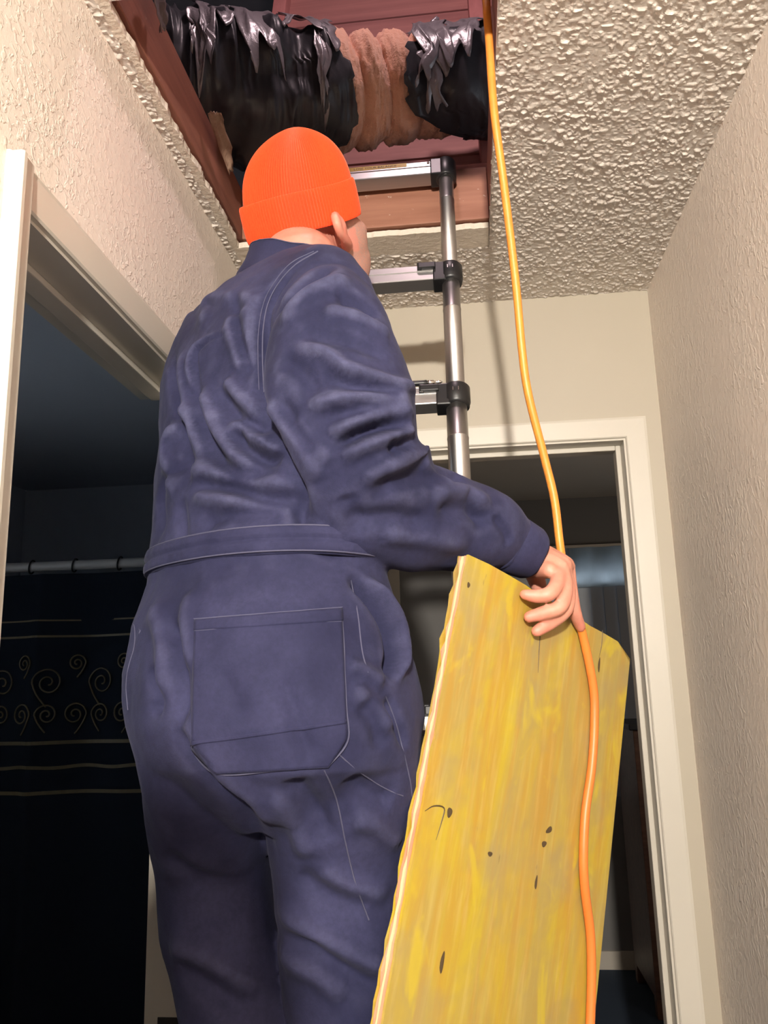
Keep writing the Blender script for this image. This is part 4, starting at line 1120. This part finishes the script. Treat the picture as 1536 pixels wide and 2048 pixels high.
def seam(pl, wd, off, parent, mat='stitch', name='seam', dash=None, k=6):
    """narrow raised line of stitching along a surveyed polyline"""
    P2 = catmull([(x, y, 0) for x, y in pl], k)[:, :2]; H_ = [hit(x, y) for x, y in P2]
    G = np.array([list(h_[0]) for h_ in H_]); NN = np.array([list(h_[1]) for h_ in H_])
    for _ in range(2): G[1:-1] = (G[:-2] + 2 * G[1:-1] + G[2:]) / 4; NN[1:-1] = (NN[:-2] + 2 * NN[1:-1] + NN[2:]) / 4
    T_ = np.gradient(G, axis=0); T_ /= np.linalg.norm(T_, axis=1)[:, None] + 1e-9; S_ = np.cross(T_, NN); S_ /= np.linalg.norm(S_, axis=1)[:, None] + 1e-9
    V, f = [], []
    for g, n_, s_ in zip(G, NN, S_): V += [Vector(g - s_ * wd), Vector(g + n_ * off), Vector(g + s_ * wd), Vector(g - n_ * 0.002)]
    for i in range(len(G) - 1):
        for j in range(4): f.append((4 * i + j, 4 * i + (j + 1) % 4, 4 * i + 4 + (j + 1) % 4, 4 * i + 4 + j))
    o = mesh(name, (V, f), M[mat], None, True); under(parent, o); return o


def chamfer(v):
    return max(0.0, (v - 0.85) / 0.15 * 0.165), 1 - max(0.0, (v - 0.82) / 0.18 * 0.13)


bp = patch([(391, 1241), (681, 1218), (696, 1532), (384, 1550)], 46, 46, 0.0034, 'back_pocket', cov, chamfer)
patch([(392, 1242), (681, 1219), (682, 1244), (391, 1263)], 40, 6, 0.0050, 'pocket_hem', bp)
patch([(386, 1482), (691, 1440), (690, 1447), (386, 1489)], 40, 4, 0.0044, 'pocket_fold', bp)
seam([(391, 1240), (470, 1234), (560, 1228), (681, 1217)], 0.0008, 0.0056, bp); seam([(392, 1264), (470, 1257), (560, 1251), (680, 1245)], 0.0006, 0.0050, bp)
seam([(681, 1218), (688, 1320), (692, 1420), (696, 1482), (655, 1533)], 0.0009, 0.0036, bp); seam([(655, 1533), (540, 1541), (437, 1549), (388, 1505), (386, 1470)], 0.0008, 0.0036, bp)
seam([(678, 1509), (720, 1545), (770, 1577), (806, 1592)], 0.0008, 0.0010, cov); seam([(648, 1540), (662, 1570), (676, 1610), (692, 1690), (712, 1770), (738, 1840)], 0.0010, 0.0012, cov)
seam([(771, 1392), (790, 1440), (806, 1500), (820, 1560), (826, 1610)], 0.0009, 0.0010, cov); seam([(252, 1262), (262, 1252), (269, 1252), (269, 1292), (258, 1330), (252, 1372), (256, 1420)], 0.0008, 0.0010, cov)
seam([(636, 503), (590, 530), (556, 568), (535, 610), (526, 661), (525, 720), (528, 785)], 0.0010, 0.0016, cov); seam([(628, 503), (582, 526), (548, 566), (527, 606), (517, 661), (516, 720), (518, 780)], 0.0006, 0.0012, cov)
seam([(702, 1160), (716, 1230), (724, 1300), (736, 1345)], 0.0009, 0.0010, cov)
# elastic waistband all round the body
WB = BVHTree.FromPolygons(*[list(x) for x in (lambda m_: ([v.co.copy() for v in m_.vertices], [tuple(p.vertices) for p in m_.polygons]))(remeshed('waist_form', join(torso, limb(LEG_L), limb(LEG_R)), 0.008, 9, 0.5))])
wa, wb_ = at(295, 1116, 1.17), at(585, 1064, 1.00); wc, wd_ = at(291, 1166, 1.17), at(590, 1122, 1.00)
ctr = (at(530, 1110, 1.12))
def wring(p, q, nth=150):
    ax = (q - p); sl_ = ax.z / max(1e-6, math.hypot(ax.x, ax.y)); dh = Vector((ax.x, ax.y, 0)).normalized(); out = []
    for j in range(nth):
        th = 2 * PI * j / nth; d_ = Vector((math.cos(th), math.sin(th), 0))
        z = p.z + sl_ * (Vector((ctr.x, ctr.y, 0)) + d_ * 0.15 - Vector((p.x, p.y, 0))).dot(dh) * 0.6
        r = WB.ray_cast(Vector((ctr.x, ctr.y, z)) + d_ * 0.6, -d_)
        out.append((r[0] if r[0] else Vector((ctr.x, ctr.y, z)) + d_ * 0.17, r[1] if r[1] else d_, th))
    return out


ra, rb = wring(wa, wb_), wring(wc, wd_); nw = 14; Vw, fw = [], []
for i in range(nw):
    t_ = i / (nw - 1)
    for (p, n_, th), (q_, m_, _) in zip(ra, rb):
        c = p.lerp(q_, t_); nn = n_.lerp(m_, t_).normalized()
        off = (0.0062 + 0.0012 * math.sin(t_ * PI) + (0.0020 * abs(math.sin(th * 47 + 2 * math.sin(th * 9))) if 0.12 < t_ < 0.42 or 0.58 < t_ < 0.9 else 0) - (0.0022 if 0.46 < t_ < 0.54 else 0)) if 0 < i < nw - 1 else 0.001
        Vw.append(c + nn * off)
n_ = len(ra)
for i in range(nw - 1):
    for j in range(n_): fw.append((i * n_ + j, i * n_ + (j + 1) % n_, (i + 1) * n_ + (j + 1) % n_, (i + 1) * n_ + j))
wbm = mesh('waistband', (Vw, fw), M['navy'], None, True); under(cov, wbm)
for row in (1, nw - 2):
    lp = [Vw[row * n_ + j] for j in range(n_)]; lp.append(lp[0])
    o = mesh('seam', tube(lp, 0.0011, 6, 1, False), M['stitch'], None, True); under(wbm, o)
# collar
cc = at(590, 532, 1.215); cu_ = (HU * 0.55 + PZ * 0.45).normalized(); cf_ = (BF - cu_ * BF.dot(cu_)).normalized(); cs_ = cf_.cross(cu_)
crs = []
for (dz, a, b, sh) in ((-0.020, 0.096, 0.090, 0.0), (-0.014, 0.1045, 0.098, 0.0), (-0.010, 0.1060, 0.0995, 0.0), (-0.004, 0.1035, 0.097, 0.0), (0.016, 0.091, 0.085, 0.004), (0.036, 0.083, 0.077, 0.008), (0.040, 0.081, 0.075, 0.008), (0.036, 0.078, 0.072, 0.008), (0.010, 0.080, 0.073, 0.004), (-0.02, 0.084, 0.08, 0.0)):
    crs.append([cc + cu_ * (dz - (0.030 * (0.5 + 0.5 * math.sin(th)) + 0.020 * max(0.0, math.cos(th))) * (1 if dz > 0.01 else 0)) + cs_ * (a * math.cos(th)) + cf_ * (b * math.sin(th) + sh) + cu_ * 0.0012 * math.sin(9 * th) for th in np.linspace(0, 2 * PI, 72, endpoint=False)])
nv_ = 72; Vc = [p for r in crs for p in r]; fc = [(i * nv_ + j, i * nv_ + (j + 1) % nv_, (i + 1) * nv_ + (j + 1) % nv_, (i + 1) * nv_ + j) for i in range(len(crs) - 1) for j in range(nv_)]
colr = mesh('collar', (Vc, fc), M['navy'], None, True); under(cov, colr)
for ri, lf in ((2, 0.0008), (6, 0.0004)):
    lp = [crs[ri][j] + (crs[ri][j] - cc).normalized() * lf for j in range(nv_)]; lp.append(lp[0])
    o = mesh('seam', tube(lp, 0.0009, 6, 1, False), M['stitch'], None, True); under(colr, o)
# right cuff
def cuff(p, q, r0, r1, name):
    d_ = (q - p).normalized(); v_ = (p - CAM).normalized(); s_ = d_.cross(v_).normalized(); w_ = s_.cross(d_); rings = []
    for (t_, k_) in ((0.0, 0.94), (0.03, 1.03), (0.10, 1.05), (0.13, 1.02), (0.17, 1.05), (0.55, 1.04), (0.93, 1.03), (1.0, 1.0), (0.97, 0.93), (0.7, 0.90)):
        r_ = (r0 + (r1 - r0) * t_) * k_
        rings.append([p.lerp(q, t_) + s_ * (r_ * math.cos(a)) + w_ * (r_ * 0.98 * math.sin(a)) + d_ * 0.0012 * math.sin(5 * a) for a in np.linspace(0, 2 * PI, 48, endpoint=False)])
    V = [x for r in rings for x in r]; f = [(i * 48 + j, i * 48 + (j + 1) % 48, (i + 1) * 48 + (j + 1) % 48, (i + 1) * 48 + j) for i in range(len(rings) - 1) for j in range(48)]
    o = mesh(name, (V, f), M['navy'], None, True); under(cov, o); return o


cfR = cuff(at(1006, 1080, 1.178), at(1064, 1108, 1.207), 0.0445, 0.0392, 'cuff')
cfL = cuff(at(457, 812, 1.405), at(461, 786, 1.416), 0.043, 0.040, 'cuff')
# ---- head frame: he looks up into the attic, turned to the right
HC = away(614, 436, 1.42) - HU * 0.022
hp = lambda x, y, z: HC + HR * x + HF * y + HU * z
HM = Matrix(((HR.x, HF.x, HU.x, HC.x), (HR.y, HF.y, HU.y, HC.y), (HR.z, HF.z, HU.z, HC.z), (0, 0, 0, 1)))
hx = lambda vf: xf(vf, HM)
X_, Y_, Z_ = PX, PY, PZ
neck0 = at(600, 545, 1.215)
head_parts = [hx(ellipsoid((0, -0.012, 0.035), X_, Y_, Z_, 0.076, 0.096, 0.090)), hx(ellipsoid((0, 0.030, -0.030), X_, Y_, Z_, 0.066, 0.070, 0.085)),
              hx(ellipsoid((0, 0.040, -0.082), X_, Y_, Z_, 0.052, 0.052, 0.038)), hx(ellipsoid((0, 0.074, -0.098), X_, Y_, Z_, 0.024, 0.022, 0.020)),
              hx(tube([(0, 0.090, 0.022), (0, 0.106, -0.004), (0, 0.118, -0.024), (0, 0.098, -0.036)], [0.009, 0.010, 0.013, 0.008], 12)),
              hx(tube([(-0.015, 0.100, -0.030), (0.015, 0.100, -0.030)], 0.009, 10)),
              hx(tube([(-0.050, 0.072, 0.020), (-0.022, 0.090, 0.025), (0.022, 0.090, 0.025), (0.050, 0.072, 0.020)], [0.008, 0.011, 0.011, 0.008], 10)),
              hx(tube([(-0.024, 0.088, -0.060), (0, 0.097, -0.058), (0.024, 0.088, -0.060)], [0.004, 0.0065, 0.004], 8)), hx(tube([(-0.022, 0.086, -0.071), (0, 0.094, -0.072), (0.022, 0.086, -0.071)], [0.004, 0.0065, 0.004], 8)),
              hx(ellipsoid((0.050, 0.062, -0.018), X_, Y_, Z_, 0.020, 0.022, 0.020)), hx(ellipsoid((-0.050, 0.062, -0.018), X_, Y_, Z_, 0.020, 0.022, 0.020))]
for sg in (1, -1):
    head_parts += [hx(tube([(sg * 0.070, 0.004, 0.012), (sg * 0.090, -0.024, 0.016), (sg * 0.106, -0.040, 0.006), (sg * 0.105, -0.036, -0.010), (sg * 0.094, -0.014, -0.028), (sg * 0.079, 0.006, -0.038)], [0.006, 0.0075, 0.0078, 0.0078, 0.0088, 0.0075], 12, 6)),
                   hx(ellipsoid((sg * 0.090, -0.016, -0.006), (0.52, 0.85 * sg, 0), (-0.85 * sg, 0.52, 0), Z_, 0.008, 0.025, 0.022)), hx(ellipsoid((sg * 0.084, -0.004, -0.034), X_, Y_, Z_, 0.009, 0.012, 0.011)),
                   hx(ellipsoid((sg * 0.046, 0.036, -0.062), X_, Y_, Z_, 0.026, 0.048, 0.052)), hx(ellipsoid((sg * 0.056, 0.030, -0.030), X_, Y_, Z_, 0.020, 0.048, 0.050))]
hb_ = hp(0, -0.030, -0.045)
neck = tube([neck0 + Vector((0.0, 0.0, -0.06)), neck0, neck0 * 0.4 + hb_ * 0.6, hp(0, -0.022, 0.0)], [0.085, 0.072, 0.066, 0.060], 28, 6)
nape = tube([neck0 - BF * 0.022, hp(0.02, -0.068, -0.060), hp(0.0, -0.075, -0.02)], [0.050, 0.040, 0.030], 20, 6)
# body under the cloth
trunk = loft([section(py, xl + (xr - xl) * 0.13, xr - (xr - xl) * 0.13, Yc, ra) for (py, xl, xr, Yc, ra) in TORSO[1:-1]])
inner = lambda L: limb([(a, b, c, d * 0.62, e * 0.62) for a, b, c, d, e in L])

# ---- right hand over the top edge of the board: palm above the edge, three fingers folded onto the face, index straight down
HQ = lambda px, py, off: ply_at(px, py, off)
wr = at(1052, 1097, 1.206)
fingers = {
    'little': ([(1117, 1138, 0.020), (1114, 1166, 0.038), (1098, 1188, 0.038), (1070, 1192, 0.022), (1050, 1189, 0.012)], [0.0115, 0.0110, 0.0108, 0.0100, 0.0080]),
    'ring': ([(1124, 1140, 0.022), (1130, 1178, 0.040), (1120, 1213, 0.040), (1086, 1226, 0.024), (1058, 1234, 0.012)], [0.0120, 0.0118, 0.0112, 0.0105, 0.0085]),
    'middle': ([(1130, 1140, 0.020), (1136, 1186, 0.032), (1130, 1220, 0.032), (1102, 1244, 0.022), (1074, 1262, 0.012)], [0.0120, 0.0118, 0.0114, 0.0108, 0.0088]),
    'index': ([(1136, 1140, 0.006), (1141, 1180, 0.016), (1149, 1222, 0.016), (1161, 1254, 0.012)], [0.0118, 0.0112, 0.0104, 0.0082])}
hand = [tube([HQ(*p) for p in pts], rad, 14, 5) for pts, rad in fingers.values()]
k1 = HQ(1119, 1134, 0.022); k2 = HQ(1126, 1130, 0.020); k3 = HQ(1131, 1130, 0.016); k4 = HQ(1134, 1132, 0.004)
w1 = at(1062, 1112, 1.198); w2 = at(1064, 1106, 1.208); w3 = at(1066, 1101, 1.221); w4 = at(1068, 1098, 1.235)
for a, b, r0, r1 in ((w1, k1, 0.017, 0.0135), (w2, k2, 0.018, 0.0140), (w3, k3, 0.018, 0.0140), (w4, k4, 0.016, 0.0130)):
    hand.append(tube([a, a * 0.5 + b * 0.5, b], [r0, (r0 + r1) / 2 + 0.0008, r1], 16, 5))
hand.append(tube([at(1060, 1122, 1.198), at(1080, 1134, 1.205), HQ(1098, 1140, 0.020)], [0.016, 0.018, 0.012], 16, 5))     # heel of the hand
th0 = at(1058, 1120, 1.218); bk = lambda px, py, off: HQ(px, py, -PT - off)
hand.append(tube([th0, bk(1070, 1150, 0.016), bk(1082, 1186, 0.014), bk(1096, 1214, 0.010)], [0.017, 0.015, 0.0115, 0.0085], 14, 5))  # thumb behind the board
hand.append(tube([at(985, 1072, 1.165), wr, w2], [0.029, 0.0255, 0.024], 20, 5))
# ---- left hand closed on the far pole of the ladder
pz = lambda z: Vector((LT.x - LW, LT.y - (LT.z - z) * SPY / SPZ, z))
lw = at(462, 772, 1.42); hl = [tube([at(458, 810, 1.40), lw, lw * 0.4 + (pz(1.985) + Vector((0.01, -0.045, 0))) * 0.6], [0.026, 0.025, 0.026], 18, 5)]
for i in range(4):
    z = 1.955 + i * 0.021; c = pz(z); rr = 0.0225 + 0.009
    hl.append(tube([c + Vector((rr * math.cos(a), rr * math.sin(a), -0.002 * j)) for j, a in enumerate(np.radians([-78, -125, -185, -240, -285]))], [0.0105, 0.010, 0.0098, 0.009, 0.0075], 12, 4))
    hl.append(tube([lw * 0.5 + c * 0.5 + Vector((0, -0.02, 0)), c + Vector((0.006, -rr - 0.004, 0))], [0.016, 0.013], 12, 4))
c = pz(2.045); hl.append(tube([lw * 0.4 + c * 0.6 + Vector((0.02, -0.03, -0.02)), c + Vector((0.034, -0.008, 0.0)), c + Vector((0.026, 0.022, 0.006)), c + Vector((0.002, 0.033, 0.008))], [0.013, 0.0115, 0.010, 0.008], 12, 5))
bodyme = remeshed('body', join(*head_parts, neck, nape, trunk, inner(ARM_R[:9]), inner(ARM_L), inner(LEG_L), inner(LEG_R), *hand, *hl), 0.0030, 5, 0.5)
bv = get_v(bodyme); Hi = np.array(HM.inverted()); hl_ = bv @ Hi[:3, :3].T + Hi[:3, 3]
near = (np.abs(hl_).max(1) < 0.16)
stb = near * np.clip((hl_[:, 1] - 0.000 + 0.20 * np.clip(-0.02 - hl_[:, 2], 0, 0.1)) / 0.02, 0, 1) * np.clip((0.012 - hl_[:, 2]) / 0.02, 0, 1) * np.clip((np.abs(hl_[:, 0]) * 0 + 0.5), 0, 1) * 2
stb = np.clip(stb, 0, 1) * np.clip((0.082 - np.abs(hl_[:, 0])) / 0.006, 0, 1)
earm = near * (np.abs(hl_[:, 0]) > 0.074) * (np.abs(hl_[:, 1]) < 0.035)
tips = np.zeros(len(bv))
for pts, rad in fingers.values():
    d = np.linalg.norm(bv - np.array(HQ(*pts[-1])), axis=1); tips = np.maximum(tips, np.clip(1 - d / 0.03, 0, 1))
    d = np.linalg.norm(bv - np.array(HQ(*pts[1])), axis=1); tips = np.maximum(tips, 0.5 * np.clip(1 - d / 0.02, 0, 1))
a_ = bodyme.attributes.new('stubble', 'FLOAT', 'POINT'); a_.data.foreach_set('value', stb.astype(np.float32))
a_ = bodyme.attributes.new('flush', 'FLOAT', 'POINT'); a_.data.foreach_set('value', np.clip(tips + earm * 0.8 + near * 0.25, 0, 1).astype(np.float32))
print('body verts', len(bv))
body = link('body', bodyme, M['skin'], None, True); under(person, body)
for sg in (1, -1):
    ey = mesh('eye', ellipsoid(hp(sg * 0.030, 0.076, 0.004), HR, HF, HU, 0.0115, 0.0115, 0.0115, 16, 10), M['eye'], None, True); under(person, ey)

# ---- beanie: ribbed crown and turned-up cuff
def hat_surface(h0, h1, rfun, nz, nth, ribs, amp, phase=0.0):
    V, f = [], []
    for i in range(nz):
        t_ = i / (nz - 1); hh = h0 + (h1 - h0) * t_
        for j in range(nth):
            th = 2 * PI * j / nth; a, b, cx, cy_, z = rfun(t_, th)
            fade = min(1.0, (1 - t_) * 5) if h1 > 0.1 else 1.0
            rr = 1 + (amp / max(a, 0.02)) * math.cos(ribs * th + phase) * fade
            V.append(hp(cx + a * rr * math.sin(th), cy_ + b * rr * math.cos(th), z))
    for i in range(nz - 1):
        for j in range(nth):
            f.append((i * nth + j, i * nth + (j + 1) % nth, (i + 1) * nth + (j + 1) % nth, (i + 1) * nth + j))
    return V, f


NRIB = 120


def crown(t_, th):
    s = math.sin(t_ * PI / 2) ; cth = math.cos(t_ * PI / 2)
    prof = max(0.0, 1 - t_ ** 2.9) ** 0.66
    z = 0.030 + 0.138 * t_
    back = -math.cos(th)                      # +1 at the back of the head
    z += 0.012 * prof * 0 + 0.010 * t_ * (0.4 + 0.6 * back) * (prof)
    lump = 1 + 0.030 * math.sin(2 * th + 0.7) * t_ + 0.02 * math.sin(3 * th + 2.0) * t_
    return 0.0860 * prof * lump, 0.1030 * prof * lump, 0.004 * t_, -0.008 + 0.022 * t_ * t_, z


def cuffr(t_, th):
    # t: 0 inside bottom -> outside bottom -> outside top -> folded in
    P4 = [(0.966, 0.013), (1.000, 0.006), (1.045, 0.004), (1.062, 0.012), (1.068, 0.030), (1.066, 0.048), (1.058, 0.062), (1.035, 0.067), (1.000, 0.062)]
    x = t_ * (len(P4) - 1); i = min(int(x), len(P4) - 2); fr = x - i
    k_, z = P4[i][0] * (1 - fr) + P4[i + 1][0] * fr, P4[i][1] * (1 - fr) + P4[i + 1][1] * fr
    z += 0.004 * math.cos(th) + 0.0015 * math.sin(3 * th)
    return 0.0870 * k_, 0.1040 * k_, 0.0, -0.010, z


hat = empty('beanie', HC, None); under(person, hat)
hc = mesh('crown', hat_surface(0, 1, crown, 60, NRIB * 8, NRIB, 0.0020), M['knit'], None, True)
hq = mesh('cuff', hat_surface(0, 0.05, cuffr, 28, NRIB * 8, NRIB, 0.0018), M['knit'], None, True)
hat.location = HC - person.location
hat.parent = person; hat.matrix_parent_inverse = Matrix.Identity(4)
for o in (hc, hq):
    o.parent = hat; o.matrix_parent_inverse = Matrix.Translation(-HC)

# ---- boots on the rung
def boot(foot, yaw, rung_z):
    f_ = Vector((math.sin(yaw), math.cos(yaw), 0)); r_ = Vector((math.cos(yaw), -math.sin(yaw), 0)); b = Vector((foot.x, foot.y, rung_z))
    up = [ell_ring(b + f_ * o + PZ * z, r_, f_, a, c, 28, 2.3) for (z, o, a, c) in ((0.028, 0.050, 0.044, 0.130), (0.045, 0.050, 0.047, 0.134), (0.066, 0.042, 0.046, 0.120), (0.085, 0.015, 0.044, 0.088), (0.105, -0.010, 0.045, 0.066), (0.150, -0.018, 0.047, 0.060), (0.190, -0.020, 0.049, 0.060))]
    sol = [ell_ring(b + f_ * 0.050 + PZ * z, r_, f_, a, c, 28, 2.6) for (z, a, c) in ((0.001, 0.045, 0.134), (0.004, 0.050, 0.139), (0.026, 0.050, 0.140), (0.030, 0.046, 0.134))]
    e = empty('boot', b); e.parent = person; e.location = b - person.location
    for nm, vf, mt in (('upper', loft(up), M['leather']), ('sole', loft(sol), M['rubber'])):
        o = mesh(nm, vf, mt, None, True); o.parent = e; o.matrix_parent_inverse = Matrix.Translation(-b)
    return e


fz = LT + LD * (STEP * 7); rz = fz.z + 0.022
boot(Vector((-0.275, fz.y - 0.060, 0)), math.radians(4), rz); boot(Vector((-0.150, fz.y - 0.060, 0)), math.radians(6), rz)

# ================================================================== the person holding the camera stands out of frame and shades the hall light
px_, py_ = -0.165, -0.30
Q = lambda x, y, z: Vector((px_ + x, py_ + y, z))
parts = [ellipsoid(Q(0, 0, 1.60), PX, PY, PZ, 0.078, 0.098, 0.115), ellipsoid(Q(0, 0.05, 1.545), PX, PY, PZ, 0.055, 0.05, 0.06), tube([Q(0, 0.09, 1.60), Q(0, 0.112, 1.575)], [0.009, 0.013], 10),
         tube([Q(0, -0.02, 1.34), Q(0, 0, 1.52)], 0.058, 20), loft([ell_ring(Q(0, o, z), PX, PY, a, b, 32, 2.3) for z, o, a, b in ((0.80, 0, 0.15, 0.10), (0.90, -0.01, 0.175, 0.12), (1.02, 0, 0.155, 0.11), (1.20, 0, 0.175, 0.12), (1.34, -0.01, 0.19, 0.105), (1.41, -0.015, 0.14, 0.08), (1.44, -0.015, 0.07, 0.06))])]
for sg in (1, -1):
    parts += [tube([Q(sg * 0.085, 0, 0.88), Q(sg * 0.09, 0.015, 0.48), Q(sg * 0.095, -0.01, 0.08)], [0.088, 0.062, 0.045], 20), tube([Q(sg * 0.095, -0.05, 0.035), Q(sg * 0.10, 0.07, 0.035), Q(sg * 0.105, 0.14, 0.03)], [0.035, 0.038, 0.028], 16, flat=((0, 0, 1), 0.8)),
              tube([Q(sg * 0.185, -0.01, 1.37), Q(sg * 0.215, -0.03, 1.10), Q(sg * 0.225, 0.03, 0.86)], [0.055, 0.044, 0.030], 18), ellipsoid(Q(sg * 0.226, 0.045, 0.79), PX, PY, PZ, 0.018, 0.042, 0.048), tube([Q(sg * 0.215, 0.07, 0.82), Q(sg * 0.20, 0.095, 0.78), Q(sg * 0.198, 0.10, 0.745)], [0.013, 0.011, 0.009], 10), ellipsoid(Q(sg * 0.080, -0.01, 1.595), PX, PY, PZ, 0.009, 0.02, 0.03)]
    for i in range(4):
        parts.append(tube([Q(sg * 0.226, 0.012 + i * 0.020, 0.76), Q(sg * 0.222, 0.018 + i * 0.020, 0.71), Q(sg * 0.212, 0.022 + i * 0.019, 0.675 + 0.008 * (i == 0))], [0.0095, 0.009, 0.0075], 10))
holder = link('person', remeshed('bystander', join(*parts), 0.009, 4), None, None, True)
M['dark_cloth'] = plain('dark_grey_clothes', (0.03, 0.03, 0.035), 0.9, var=0.2, bump=0.2)
holder.data.materials.append(M['dark_cloth'])
tag(holder, 'person in dark clothes standing just behind the viewpoint, outside the picture', 'person')
